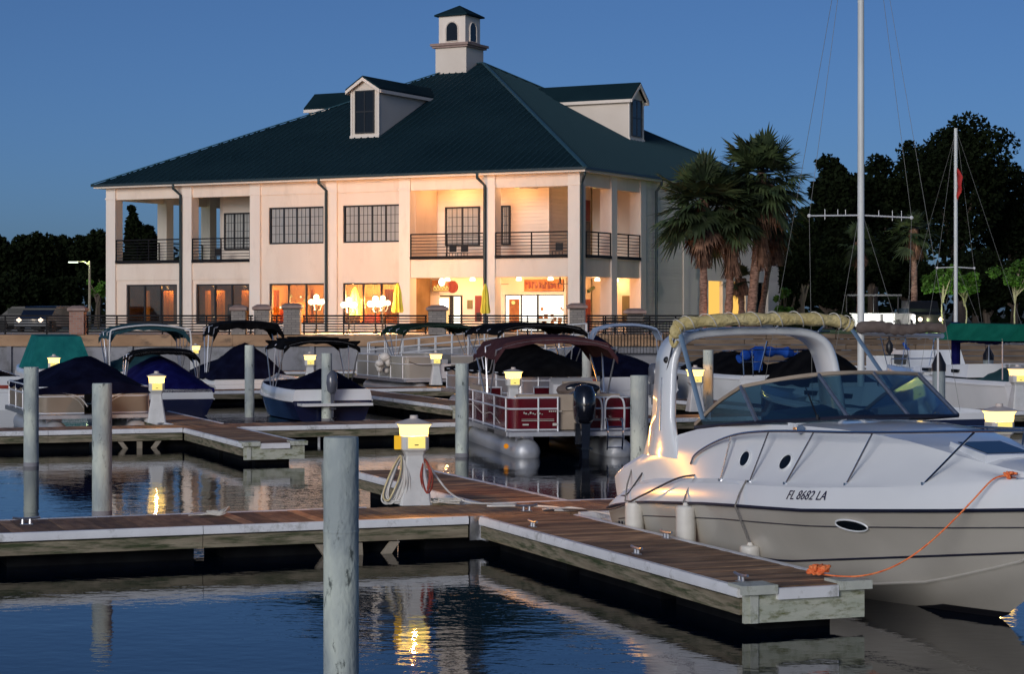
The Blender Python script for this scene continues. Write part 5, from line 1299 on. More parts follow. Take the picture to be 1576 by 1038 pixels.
def bimini(parent, x0, x1, hw, z, m_, rise=.16, drop=.12, frame='alu', feet=None, bows=4, zf=.9, scallop=False, val=.13):
    a = MB(); nx, ny = 10, 12; rows = []; 
    def pt(i, j, dz=0):
        u = i/nx; v = j/ny*2-1; x = x0+(x1-x0)*u
        sag = .035*math.sin(math.pi*(u*(bows-1) % 1)); zz = z+rise*(1-abs(v)**2.6)-sag-.05*(2*u-1)**2
        if abs(v) > .92: zz -= drop*(abs(v)-.92)/.08
        return Vector((x, hw*v, zz+dz))
    rows = [[pt(i, j) for j in range(ny+1)]+[pt(i, j, -.035) for j in range(ny, -1, -1)] for i in range(nx+1)]
    for i in (0, nx):
        pass
    a.rings(rows, closed=True, cap=True)
    for xx in (x0, x1):
        bot = []; tp2 = []
        for j in range(ny+1):
            v = j/ny*2-1; p_ = pt(0 if xx == x0 else nx, j); bot.append(p_+Vector((0, 0, -val*(1+.15*math.sin(j*2.1))))); tp2.append(p_)
        a.hexa([p+Vector((-.015, 0, 0)) for p in tp2]+[p+Vector((-.015, 0, 0)) for p in bot[::-1]], [p+Vector((.015, 0, 0)) for p in tp2]+[p+Vector((.015, 0, 0)) for p in bot[::-1]])
    if scallop:
        for xx in (x0, x1):
            for k in range(7):
                y0 = -hw+2*hw*k/7; y1 = y0+2*hw/7; zt = z+rise*.95*(1-abs((y0+y1)/2/hw)**2.6)
                a.hexa([(xx-.01, y0, zt-.04), (xx-.01, (y0+y1)/2, zt-.16), (xx-.01, y1, zt-.04)], [(xx+.01, y0, zt+.0), (xx+.01, (y0+y1)/2, zt-.02), (xx+.01, y1, zt+.0)])
    bm_ = a.build('bimini', M[m_], parent, smooth=50)
    f = feet or [(x0+(x1-x0)*.5, hw*.98, zf)]
    for k in range(bows):
        xx = x0+(x1-x0)*k/(bows-1); fx_ = f[0][0]+(xx-f[0][0])*.25; a = MB()
        a.tube([(fx_, -f[0][1], f[0][2])]+[(xx, hw*.97*v, z+rise*(1-abs(v)**2.6)-.06-.05*(2*k/(bows-1)-1)**2) for v in [q/6-1 for q in range(13)]]+[(fx_, f[0][1], f[0][2])], .018, 5)
        a.build('frame_bow', M[frame], bm_, smooth=40)
    return bm_
from mathutils import noise as mno
def cover(parent, ridge, hw_f, z0, m_, name='canvas_cover', ny=22, noise=.05):
    """ridge: list of (x, ztop); hw_f(x) half width; z0(x) edge height"""
    a = MB(); rows = []; sd = random.uniform(0, 50); X0, X1 = ridge[0][0], ridge[-1][0]; n = 40
    for i in range(n+1):
        x = X0+(X1-X0)*i/n; zt = itp(ridge, x); hw = hw_f(x); ze = z0(x); row = []
        for j in range(ny+1):
            v = j/ny*2-1; k = (1-abs(v)**1.5)
            fold = mno.noise(Vector((x*1.6, v*1.2, sd)))*.9+abs(mno.noise(Vector((x*3.2+v*2, v*1.5, sd+9))))*-1.3+mno.noise(Vector((x*7, v*5, sd)))*.25
            zz = ze+(zt-ze)*k+noise*1.5*fold*(.25+.75*(1-v*v))
            row.append(Vector((x, hw*v*(1+.012*math.sin(x*9)), zz)))
        sk = .10+.035*math.sin(x*5.1)
        rows.append([Vector((x, -hw*1.005, ze-sk))]+row+[Vector((x, hw*1.005, ze-sk))])
    a.rings(rows, closed=True, cap=True); return a.build(name, M[m_], parent, smooth=70)
def smooth_ridge(pts, n=4): return [(p.x, p.z) for p in cr([(x, 0, z) for x, z in pts], n)]

# -------- red pontoon boat
def pontoon(name, label, loc, ang, L, W2, panel, deckz=.50, tube_r=.27, tube_y=.92, rail_h=.66, split=None, group=None, side_m='tube_alu', stern_posts=True):
    b = thing(name, label, 'boat', (loc[0], loc[1], 0), ang, group)
    hw = W2/2
    for s_ in (-1, 1):
        a = MB(); a.lathe([(.01, -.03), (tube_r*.5, -.0), (tube_r*.85, .05), (tube_r, .14), (tube_r, L-.9), (tube_r*.9, L-.6), (tube_r*.55, L-.2), (.03, L)], n=20, M=Matrix.Translation((0, s_*tube_y, .10)) @ Matrix.Rotation(R(90), 4, 'Y'))
        a.build('pontoon_tube', M[side_m], b, smooth=40)
        a = MB(); a.box(.2, L-.7, s_*tube_y-.05, s_*tube_y+.05, .30, deckz-.08); x = .4
        while x < L-.8: a.box(x, x+.05, s_*tube_y-.18, s_*tube_y+.18, .30, deckz-.08); x += .6
        a.build('riser', M['galv'], b)
    a = MB(); a.box(-.05, L-.25, -hw, hw, deckz-.08, deckz); a.build('deck', M['tube_alu'], b, bevel=.012)
    a = MB(); 
    for s_ in (-1, 1): a.box(.2, L-.3, s_*hw-.015, s_*hw+.015, deckz-.10, deckz+.0)
    a.build('deck_trim', M['galv'], b)
    # fence panels with rounded corners
    rc = .22; xb, xf_ = .30, L-.45
    def path(o=0):
        pts = []
        pts.append((xb, -.0+.55)) if False else None
        P_ = [(xb, 0.25)]+[(xb+rc-rc*math.cos(q), hw-.06-rc+rc*math.sin(q)) for q in [math.pi/2*k/5 for k in range(6)]]
        Q_ = [(xf_-rc+rc*math.sin(q), hw-.06-rc+rc*math.cos(q)) for q in [math.pi/2*k/5 for k in range(6)]]
        P_ = P_+Q_+[(xf_, .35)]
        return P_
    pl = path()
    for s_ in (-1, 1):
        pts2 = [(x, y*s_) for x, y in pl]
        if s_ == -1 and split: pass
        a = MB(); 
        lo = [a.bm.verts.new((x, y, deckz+.05)) for x, y in pts2]; hi = [a.bm.verts.new((x, y, deckz+rail_h-.02)) for x, y in pts2]
        for k in range(len(pts2)-1): a.face([lo[k], lo[k+1], hi[k+1], hi[k]])
        r_ = bmesh.ops.solidify(a.bm, geom=a.bm.faces[:], thickness=.02)
        a.build('fence_panel', M[panel], b, smooth=40)
        for hh in (deckz+.03, deckz+rail_h*.67, deckz+rail_h):
            a = MB(); a.tube([(x-.0, y*1.012, hh) for x, y in pts2], .019, 6); a.build('fence_rail', M['rail_white'], b)
        for x, y in ([(xb-.01, .27*s_), (xb-.01, .66*s_)] if stern_posts else [])+[(xf_+.01, .37*s_)]+[(xb+rc+(xf_-xb-2*rc)*k/4, (hw-.045)*s_) for k in range(5)]:
            a = MB(); a.cyl((x, y, deckz), (x, y, deckz+rail_h), .018, n=6); a.build('fence_post', M['rail_white'], b)
    return b
ang_red = math.atan2(.983, -.184); pr = Vector((1.22, 40.6, 0))
red = pontoon('pontoon_boat', 'red-sided pontoon boat with black outboard and maroon bimini', pr, ang_red, 6.4, 2.62, 'red_panel', deckz=.50, rail_h=.66)
outboard(red, -.08, -.14, .56, s=1.18)
# stripes and lettering-like marks on the red stern panel
for s_ in (-1, 1):
    a = MB(); a.box(.265, .275, min(s_*.35, s_*1.0), max(s_*.35, s_*1.0), .705, .715); a.box(.265, .275, min(s_*.35, s_*1.0), max(s_*.35, s_*1.0), .735, .742); a.build('panel_stripe', M['letter_pale'], red)
a = MB()
for k in range(9): a.box(.262, .270, .58+k*.045, .60+k*.045+.012*(k % 2), .83+.008*(k % 3), .845+.02*((k*7) % 3))
for k in range(7): a.box(.262, .270, .20+k*.038, .225+k*.038, .88, .905)
a.box(.262, .270, .86, .98, .62, .65); a.box(.262, .270, .28, .38, .61, .66); a.build('panel_marks', M['letter_pale'], red)
# side swirl
a = MB(); a.tube(cr([(1.2, 1.262, .62), (2.2, 1.262, .78), (3.2, 1.262, .72), (4.4, 1.262, .85), (5.6, 1.262, .80)], 5), .010, 5); a.build('side_swirl', M['letter_pale'], red)
a = MB(); a.box(1.5, 2.3, 1.30, 1.325, .40, .47); a.build('side_plate', M['win_frame'], red)
a = MB(); a.ball((.25, 1.31, .22), .05); a.build('reflector', M['orange_reflector'], red)
# tan lounge + covered seats + cockpit gear on top
a = MB(); a.box(.4, 1.3, -.95, 1.0, .52, .92); a.box(.36, .62, -1.0, 1.05, .90, 1.22); a.build('stern_lounge', M['seat_tan'], red, bevel=.07)
a = MB(); a.box(2.0, 2.6, -.95, -.2, .52, .95); a.box(1.9, 2.1, -.95, -.2, .9, 1.42); a.build('helm_chair', M['seat_tan'], red, bevel=.08)
a = MB(); a.hexa([(2.9, -1.1, .5), (3.5, -1.1, .5), (3.5, -.2, .5), (2.9, -.2, .5)], [(3.0, -1.1, 1.32), (3.4, -1.1, 1.45), (3.4, -.2, 1.45), (3.0, -.2, 1.32)]); a.build('console', M['vinyl_seat'], red, bevel=.05)
a = MB(); a.box(4.3, 5.7, .35, 1.1, .52, .95); a.box(4.3, 5.7, .95, 1.12, .9, 1.25); a.build('bow_lounge', M['seat_tan'], red, bevel=.07)
a = MB(); a.ball((.9, -.25, 1.28), (.42, .42, .17), 14, 8); a.ball((.75, -.42, 1.25), (.22, .2, .12)); a.build('gear_cover', M['canvas_taupe'], red)
a = MB(); a.ball((.62, -.30, 1.33), (.10, .36, .11), 14, 8); a.build('gear_dark', M['black_gloss'], red)
a = MB(); a.tube(cr([(.5, .02, 1.2), (.5, -.3, 1.34), (.5, -.6, 1.2)], 4), .015, 5); a.cyl((.5, -.25, 1.25), (.5, -.25, 1.38), .02); a.cyl((.5, -.35, 1.25), (.5, -.35, 1.36), .025); a.build('ski_tow_bar', M['steel'], red)
# ladder & stern rails right of motor
a = MB()
for y0 in (-.55, -1.0): a.tube(cr([(.02, y0, .52), (.0, y0, 1.0), (.0, y0+.08, 1.17), (.0, y0+.30, 1.17), (.0, y0+.38, 1.0), (.02, y0+.38, .55)], 4), .020, 6)
a.build('boarding_rail', M['rail_white'], red)
a = MB()
for y0 in (-.62, -.92): a.tube(cr([(-.15, y0, .15), (-.22, y0, .5), (-.12, y0, .75), (0, y0, .72)], 4), .016, 6)
for z in (.2, .4, .6): a.cyl((-.19, -.62, z), (-.19, -.92, z), .015, n=6)
a.build('boarding_ladder', M['steel'], red)
# maroon bimini, slightly arched, open sides
bimini(red, 1.7, 4.3, 1.28, 2.18, 'canvas_maroon', rise=.20, drop=.22, feet=[(2.7, 1.24, 1.16)], bows=3)

# -------- runabout style boat
def runabout(name, label, loc, ang, L, B, top_m, low_m, zs=.62, zrub=.36, transom=True, cat='boat', flare=1.0):
    b = thing(name, label, cat, (loc[0], loc[1], 0), ang)
    def hb(x): 
        u = x/L; return B/2*(1-max(0, (u-.4)/.6)**2.3)*(1-.06*(1-min(1, u/.1)))+.012
    def sh(x): u = x/L; return zs+.20*u*u
    def ru(x): u = x/L; return zrub+.22*u*u
    def kz(x): u = x/L; return -.25+max(0, (u-.6)/.4)**2*(.25+ru(L)-.03)
    N = 16; X = [L*k/N for k in range(N+1)]
    def low(x):
        h = hb(x); c = h*.82*(1-max(0, (x/L-.5)/.5)**3*.7); zc = .02+.45*max(0, (x/L-.5)/.5)**2
        zc = min(zc, ru(x)-.03); return [(h, ru(x)), ((h+c)/2, (ru(x)+zc)/2), (c, zc), (0, min(kz(x), zc))]
    a = MB(); rows = [[Vector((x, y, z)) for y, z in low(x)]+[Vector((x, -y, z)) for y, z in low(x)[-2::-1]] for x in X]
    a.rings(rows, closed=False, cap=False); a.poly(rows[0]); a.build('hull', M[low_m], b, smooth=30)
    a = MB(); rows = []
    for x in X:
        h = hb(x); s_ = sh(x); fd = x > L*.58
        inn = [(h*.86, s_+.02), (h*.5 if fd else h*.84, s_+.07 if fd else s_-.35), (0, s_+.09 if fd else s_-.36)]
        pr = [(h*.995, ru(x)+.005), (h*.985, (s_+ru(x))/2), (h*.95, s_-.01), (h*.93, s_+.015)]+inn
        rows.append([Vector((x, y, z)) for y, z in pr]+[Vector((x, -y, z)) for y, z in pr[-2::-1]])
    a.rings(rows, closed=False, cap=False); r0 = rows[0]; a.poly([r0[0], r0[1], r0[2], r0[3], r0[4], r0[-5], r0[-4], r0[-3], r0[-2], r0[-1]])
    a.build('deck', M[top_m], b, smooth=30)
    for s_ in (-1, 1):
        a = MB(); a.tube([(x, s_*(hb(x)+.01), ru(x)) for x in X], .022, 5); a.build('rub_rail', M['white_paint'], b)
    return b, hb, sh
away = math.atan2(.935, -.355)
# navy/white runabout, bow away left
b3, hb3, sh3 = runabout('runabout', 'white and navy runabout with black bimini, beside the thin pilings', (X_(512, 54.3), 54.3), away, 5.9, 2.25, 'gel_white', 'gel_navy', zs=.80, zrub=.52)
outboard(b3, -.10, .12, .62, 'grey_gloss', .95, 0)
a = MB(); a.box(-.5, .05, -.95, .95, .40, .47); a.build('swim_platform', M['gel_white'], b3, bevel=.03)
bimini(b3, 1.0, 3.0, 1.05, 2.02, 'canvas_black', rise=.16, drop=.10, feet=[(2.2, 1.05, .85)], bows=3, scallop=True)
cover(b3, smooth_ridge([(.35, .95), (.8, 1.35), (1.3, 1.25), (2.2, 1.02), (3.2, .98), (3.8, .95)]), lambda x: hb3(x)*.9, lambda x: sh3(x)+.04, 'canvas_navy')
a = MB(); a.box(3.4, 4.1, .78, 1.08, .60, .72); a.build('side_marks', M['galv'], b3) if False else None
# tan pontoon with navy cover (left)
b4 = pontoon('pontoon_boat', 'tan-sided pontoon boat under a dark navy cover, behind two left pilings', (X_(150, 47.3), 47.3), away, 6.2, 2.62, 'tan_panel', deckz=.50, rail_h=.62, stern_posts=False)
cover(b4, smooth_ridge([(.25, 1.28), (.7, 1.45), (1.6, 1.80), (2.6, 1.62), (3.6, 1.70), (4.8, 1.45), (5.8, 1.2)]), lambda x: 1.27, lambda x: 1.10, 'canvas_navy', noise=.05)
a = MB()
for s_ in (-1, 1): a.tube(cr([(.27, s_*1.2, 1.0), (.265, s_*.7, .99), (.265, s_*.35, .88), (.265, s_*.18, .68)], 5), .016, 5); a.tube(cr([(.27, s_*1.2, .96), (.265, s_*.75, .95), (.265, s_*.42, .84), (.265, s_*.27, .66)], 5), .008, 5)
a.build('panel_stripe', M['letter_pale'], b4)
outboard(b4, -.12, 0, .35, 'black_gloss', .9)
# white/blue boat with navy cover right of it
b5, hb5, sh5 = runabout('runabout', 'white boat with blue bottom under a navy cover, right of the lamp pedestal', (X_(268, 56.5), 56.5), away, 6.0, 2.3, 'gel_white', 'gel_navy', zs=.72, zrub=.46)
cover(b5, smooth_ridge([(.0, .9), (.6, 1.28), (1.5, 1.55), (2.6, 1.60), (3.6, 1.45), (4.8, 1.1), (5.7, .92)]), lambda x: hb5(x)*1.02, lambda x: sh5(x)+.03, 'canvas_royal', noise=.04)
bimini(b5, 1.3, 2.2, 1.0, 1.72, 'canvas_black', rise=.12, drop=.16, feet=[(1.8, 1.05, .75)], bows=3)
# navy cuddy with black bimini
b6, hb6, sh6 = runabout('cuddy_boat', 'boat shrouded in a peaked navy cover under a flat black bimini', (X_(383, 68.0), 68.6), away, 6.4, 2.6, 'gel_white', 'gel_white', zs=.70, zrub=.45)
cover(b6, smooth_ridge([(-.05, 1.15), (.4, 1.62), (1.0, 1.80), (2.2, 1.45), (3.6, 1.25), (5.0, 1.1), (6.0, .95)]), lambda x: hb6(x)*1.03, lambda x: sh6(x)+.02, 'canvas_navy', noise=.04)
bimini(b6, .3, 1.9, 1.2, 2.42, 'canvas_black', rise=.14, drop=.30, feet=[(1.1, 1.25, .75)], bows=3, val=.22)
# teal bimini boat
b7, hb7, sh7 = runabout('deck_boat', 'boat with slate teal bimini on a tall pale frame, behind navy covers', (X_(232, 73), 73), away, 6.4, 2.7, 'gel_white', 'gel_white', zs=.72, zrub=.46)
bimini(b7, .1, 2.4, 1.42, 2.18, 'canvas_slate', rise=.28, drop=.22, feet=[(1.2, 1.30, .8)], bows=4, val=.20)
a = MB(); a.tube(cr([(0, -1.44, .8), (0, -1.42, 2.0), (0, -1.2, 2.25), (0, 0, 2.38), (0, 1.2, 2.25), (0, 1.42, 2.0), (0, 1.44, .8)], 5), .03, 6); a.build('hoop', M['white_paint'], b7)
cover(b7, smooth_ridge([(.1, 1.0), (1.2, 1.5), (2.6, 1.3), (4.4, 1.1), (5.8, .95)]), lambda x: hb7(x)*1.0, lambda x: sh7(x)+.02, 'canvas_slate')
# teal enclosure boat at left
b8, hb8, sh8 = runabout('cuddy_boat', 'white boat with a boxy bright teal canvas enclosure at left', (X_(95, 71), 71), away, 6.0, 2.4, 'gel_white', 'gel_white', zs=.85, zrub=.5)
a = MB(); a.hexa([(.1, -1.08, .9), (2.6, -1.1, .9), (2.6, 1.1, .9), (.1, 1.08, .9)], [(.45, -.72, 2.0), (2.2, -.72, 2.05), (2.2, .72, 2.05), (.45, .72, 2.0)]); a.build('canvas_enclosure', M['canvas_teal'], b8, bevel=.06)
a = MB(); a.box(.05, .12, -1.12, 1.12, .85, .90); a.build('stern_rail', M['alu'], b8)
# white pontoon
b9 = pontoon('pontoon_boat', 'large cream-white pontoon boat with dark green bimini and pale railings', (X_(688, 72.6), 72.6), away, 6.8, 3.0, 'cream_panel', deckz=.48, rail_h=.80, stern_posts=False)
a = MB(); a.tube(cr([(.275, 1.3, 1.1), (.27, .9, .98), (.27, .4, .98)], 4), .012, 5); a.tube(cr([(.275, -1.3, 1.0), (.27, -.9, .92), (.27, -.4, .95)], 4), .012, 5); a.build('panel_stripe', M['dash'], b9)
a = MB(); a.box(.5, 1.2, -1.1, 1.1, .5, 1.0); a.box(3.4, 5.6, -1.2, -.5, .5, 1.1); a.box(3.4, 5.6, .5, 1.2, .5, 1.1); a.build('bench_seats', M['vinyl_seat'], b9, bevel=.06)
bimini(b9, .6, 3.2, 1.42, 2.28, 'canvas_forest', rise=.20, drop=.14, feet=[(1.6, 1.38, 1.28)], bows=4)
# gangway with white rails behind
gw = thing('gangway', 'long white-railed aluminium gangway down from the seawall', 'gangway', (X_(566, 92), 92, 0))
a = MB(); Lg = X_(770, 92)-X_(566, 92)
a.hexa([(0, 0, .42), (Lg, 2.5, .95), (Lg, 3.7, .95), (0, 1.2, .42)], [(0, 0, .52), (Lg, 2.5, 1.05), (Lg, 3.7, 1.05), (0, 1.2, .52)]); a.build('walkway', M['alu'], gw)
a = MB()
for y in (0, 1.2):
    for h_ in (.35, .62, .95): a.tube([(0, y, .52+h_), (Lg, y+2.5, 1.05+h_)], .03, 5)
    for k in range(9): x = Lg*k/8; a.cyl((x, y+2.5*k/8, .5+.53*k/8), (x, y+2.5*k/8, 1.47+.53*k/8), .03, n=6)
a.build('handrail', M['white_paint'], gw)
gw2 = thing('gangway', 'second pale-railed gangway to the right, behind the black-covered boat', 'gangway', (X_(775, 94), 94, 0))
a = MB(); Lg = X_(905, 94)-X_(775, 94); a.hexa([(0, 0, .9), (Lg, 1.5, 1.2), (Lg, 2.7, 1.2), (0, 1.2, .9)], [(0, 0, 1.0), (Lg, 1.5, 1.3), (Lg, 2.7, 1.3), (0, 1.2, 1.0)]); a.build('walkway', M['alu'], gw2)
a = MB()
for y in (0, 1.2):
    for h_ in (.5, 1.0): a.tube([(0, y, 1.0+h_), (Lg, y+1.5, 1.3+h_)], .03, 5)
    for k in range(7): x = Lg*k/6; a.cyl((x, y+1.5*k/6, .95+.3*k/6), (x, y+1.5*k/6, 2.0+.3*k/6), .03, n=6)
a.build('handrail', M['white_paint'], gw2)
# boats tied at gangway foot: rocks / tarp bundle
t_ = thing('water_tank_rack', 'pale piled hoses and buoys at the left end of the white pontoon', 'gear pile', (X_(603, 74), 74, .45))
for k in range(9):
    a = MB(); a.ball((random.uniform(-.45, .55), random.uniform(-.3, .3), .15+random.uniform(0, .75)), (random.uniform(.12, .22), .15, random.uniform(.12, .22)), 10, 6); a.build('buoy', M['hose_white'], t_)
# black covered boat with silver hull
b10 = pontoon('pontoon_boat', 'silver-sided pontoon boat under a black cover, behind the red pontoon', (X_(868, 58.5), 58.5), away, 7.0, 2.7, 'alu', deckz=.50, rail_h=.60)
cover(b10, smooth_ridge([(.2, 1.3), (.8, 1.62), (1.8, 1.78), (3.0, 1.95), (4.0, 1.85), (5.2, 1.6), (6.5, 1.2)]), lambda x: 1.32, lambda x: 1.14, 'canvas_black', noise=.07)
bimini(b10, 1.6, 4.4, 1.4, 2.38, 'canvas_black', rise=.18, drop=.12, feet=[(2.8, 1.3, 1.1)], bows=4)
a = MB(); a.box(.27, .28, -1.1, -.5, .86, .92); a.build('panel_marks', M['cord_red'], b10)
# navy covered white boat right of it, with grey outboard
b11, hb11, sh11 = runabout('center_console_boat', 'white boat with navy cover and small grey outboard left of the arch', (X_(985, 61.5), 61.5), away, 6.6, 2.6, 'gel_white', 'gel_white', zs=.90, zrub=.52)
cover(b11, smooth_ridge([(.1, 1.15), (.9, 1.5), (2.0, 1.62), (3.0, 1.75), (3.5, 2.15), (4.0, 1.75), (5.2, 1.4), (6.2, 1.25)]), lambda x: hb11(x)*1.03, lambda x: sh11(x)+.03, 'canvas_navy', noise=.03)
outboard(b11, -.12, -.35, .62, 'grey_gloss', .95)
bimini(b11, .9, 1.3, 1.15, 2.32, 'canvas_sky', rise=.22, drop=.26, feet=[(1.1, 1.15, 1.05)], bows=2, val=.05)
# blue canvas sailboat pushpit seen through arch
b12, hb12, sh12 = runabout('sailboat', 'sailboat stern with crumpled bright blue canvas, framed by the cruiser arch', (X_(1195, 60), 60), away, 7.5, 2.5, 'gel_white', 'gel_white', zs=1.0, zrub=.9)
a = MB(); rp = cr([(.4, -1.1, 1.45), (.5, -.6, 1.66), (.6, 0, 1.68), (.6, .5, 1.66), (.5, .95, 1.48)], 5); a.tube(rp, lambda t_: .13+.04*math.sin(t_*31)+.02*math.sin(t_*77), 10); a.build('rolled_canvas', M['canvas_blue'], b12)
a = MB(); a.hexa([(.3, .3, 1.15), (.5, .3, 1.15), (.5, .5, 1.15), (.3, .5, 1.15)], [(.3, .25, 1.85), (.5, .3, 1.85), (.5, .45, 1.85), (.3, .45, 1.85)]); a.build('canvas_drape', M['canvas_blue'], b12)
a = MB()
for y in (-1.1, -.7, .75, 1.05): a.tube([(0, y, 1.0), (.05, y*1.02, 1.72)], .018, 6)
a.tube(cr([(1.2, -1.15, 1.7), (.1, -1.15, 1.74), (0, 0, 1.76), (.1, 1.12, 1.74), (1.2, 1.12, 1.7)], 5), .018, 6); a.tube(cr([(.1, -1.15, 1.4), (0, 0, 1.42), (.1, 1.12, 1.4)], 5), .014, 6); a.tube([(0, .55, 1.1), (-.1, .35, 2.0)], .03, 6)
a.build('stern_rail', M['steel'], b12)
cover(b12, smooth_ridge([(1.0, 1.2), (2.0, 1.62), (3.5, 1.65), (5.0, 1.3)]), lambda x: hb12(x)*.8, lambda x: sh12(x), 'canvas_black')

# -------- sailboats with masts
def sail(name, label, loc, ang, L, B, mast_x, mtop, mr, spread, sz, boom_l, boom_z, boom_m, hull_m='gel_white', bits=True, boom_r=.12):
    b, hb, sh = runabout(name, label, loc, ang, L, B, 'gel_white', hull_m, zs=.95, zrub=.85)
    a = MB(); a.hexa([(L*.32, -B*.28, 1.0), (L*.75, -B*.18, 1.05), (L*.75, B*.18, 1.05), (L*.32, B*.28, 1.0)], [(L*.33, -B*.24, 1.38), (L*.72, -B*.14, 1.25), (L*.72, B*.14, 1.25), (L*.33, B*.24, 1.38)]); a.build('cabin_trunk', M['gel_white'], b, bevel=.05)
    a = MB()
    for k in range(3): a.box(L*(.38+.1*k), L*(.38+.1*k)+.35, -B*.272+.02*k, B*.272-.02*k, 1.13, 1.22)
    a.build('cabin_window', M['dark_glass'], b)
    a = MB(); a.cyl((mast_x, 0, 1.1), (mast_x, 0, mtop), mr, mr*.85, n=16); mt = a.build('mast', M['mast_white'], b)
    a = MB(); a.tube([(mast_x, -spread, sz-.03), (mast_x, 0, sz), (mast_x, spread, sz-.03)], .017, 6)
    if bits:
        for y in (-spread*.8, -spread*.62, -.35*spread, .3*spread, .45*spread, .7*spread): a.cyl((mast_x, y, sz-.10 if abs(y) > .6*spread else sz-.02), (mast_x, y, sz+.11), .007, n=5)
    for s_ in (-1, 1): a.ball((mast_x, s_*spread, sz-.03), .04, 8, 5)
    a.build('spreader', M['white_paint'], mt)
    a = MB()
    for s_ in (-1, 1):
        a.tube([(mast_x+.05, s_*B*.47, 1.0), (mast_x, s_*spread, sz-.03), (mast_x, s_*.05, mtop-.2)], .005, 4)
        a.tube([(mast_x-.5, s_*B*.47, 1.0), (mast_x, s_*.05, sz)], .0045, 4)
    a.tube([(L-.1, 0, 1.15), (mast_x, 0, mtop-.1)], .0055, 4); a.tube([(.1, 0, 1.0), (mast_x, 0, mtop)], .0045, 4)
    a.build('stays', M['stay_wire'], mt)
    a = MB(); a.tube([(mast_x-.1, 0, boom_z), (mast_x-boom_l, 0, boom_z-.03)], .05, 8); bo = a.build('boom', M['alu'], b)
    a = MB(); a.tube([(mast_x-.02-boom_l*t_, 0, boom_z+.10+.03*math.sin(9*t_)) for t_ in [k/20 for k in range(21)]], lambda t_: boom_r*(1.1-.35*t_)+.015*math.sin(t_*60), 10); a.build('sail_cover', M[boom_m], bo, smooth=60)
    return b, mt
# near sailboat: mast at px1325, D 40, boom toward right/back
ang_s = away
mx, my = X_(1325, 42), 42
L_, mxl = 8.0, 3.7
off_ = Matrix.Rotation(ang_s, 3, 'Z') @ Vector((mxl, 0, 0))
sb, mt1 = sail('sailboat', 'sailboat with tall white mast rising behind the cruiser windshield', (mx-off_.x, my-off_.y), ang_s, L_, 2.3, mxl, 12.6, .072, 1.18, 4.80, 3.0, 2.42, 'canvas_taupe', hull_m='gel_navy')
a = MB(); q = (mxl-2.0, 0, 0); a.tube([(mxl-1.1, 0, 2.4), (mxl-1.1, 0, 2.25)], .02, 5); a.lathe([(.02, 2.0), (.07, 2.08), (.07, 2.2), (.02, 2.28)], (mxl-1.1, 0, 0), 10); a.build('hanging_lantern', M['win_frame'], sb)
a = MB(); a.tube([(mxl-2.85, 0, 2.35), (mxl-2.85, .0, 1.0)], .02, 5); a.build('boom_crutch', M['white_paint'], sb)
# far sailboat: mast px1471
ang_t = away; L_, mxl = 8.0, 4.2; mx, my = X_(1471, 60), 60
off_ = Matrix.Rotation(ang_t, 3, 'Z') @ Vector((mxl, 0, 0))
sb2, mt2 = sail('sailboat', 'sailboat with thin mast, furled red flag and long green sail cover at right', (mx-off_.x, my-off_.y), ang_t, L_, 2.5, mxl, 8.15, .06, .62, 4.14, 3.6, 2.02, 'canvas_royal', bits=False, boom_r=.18)
a = MB(); a.tube([(mxl, 0, 1.3), (mxl, 0, 2.55)], .13, 10); a.build('mast_boot', M['canvas_royal'], mt2)
a = MB(); a.hexa([(mxl-3.9, -.9, 2.05), (mxl-.25, -.9, 2.05), (mxl-.25, .9, 2.05), (mxl-3.9, .9, 2.05)], [(mxl-3.9, -.5, 2.50), (mxl-.5, -.5, 2.52), (mxl-.5, .5, 2.52), (mxl-3.9, .5, 2.50)]); a.build('awning', M['canvas_green'], sb2, bevel=.08)
a = MB()
for x in (mxl-3.6, mxl-.4):
    for y in (-.85, .85): a.tube([(x, y, 1.0), (x, y, 2.1)], .02, 6)
a.build('awning_pole', M['alu'], sb2)
# flag: draped on halyard
a = MB(); rows = []
for k in range(9):
    z = 7.0-.11*k; w_ = .06+.20*math.sin(math.pi*min(1, k/9+.15)); rows.append([Vector((0+.02*math.sin(k), 0, z)), Vector((-w_*.4, .05*math.sin(k*2), z-.03)), Vector((-w_, .03*math.cos(k*1.7), z-.07))])
rows = [[p+Vector((mxl-.08, 0, 0)) for p in r_] for r_ in rows]
vr = [[a.bm.verts.new(p) for p in r_] for r_ in rows]
for r0, r1 in zip(vr, vr[1:]):
    for j in range(2): a.face([r0[j], r0[j+1], r1[j+1], r1[j]])
fl = a.build('flag', M['flag_red'], None, smooth=60); fl.location = sb2.location; fl.rotation_euler = sb2.rotation_euler; tag(fl, 'limp red flag hanging beside the thin far mast', 'flag')
sm = fl.modifiers.new('thick', 'SOLIDIFY'); sm.thickness = .01
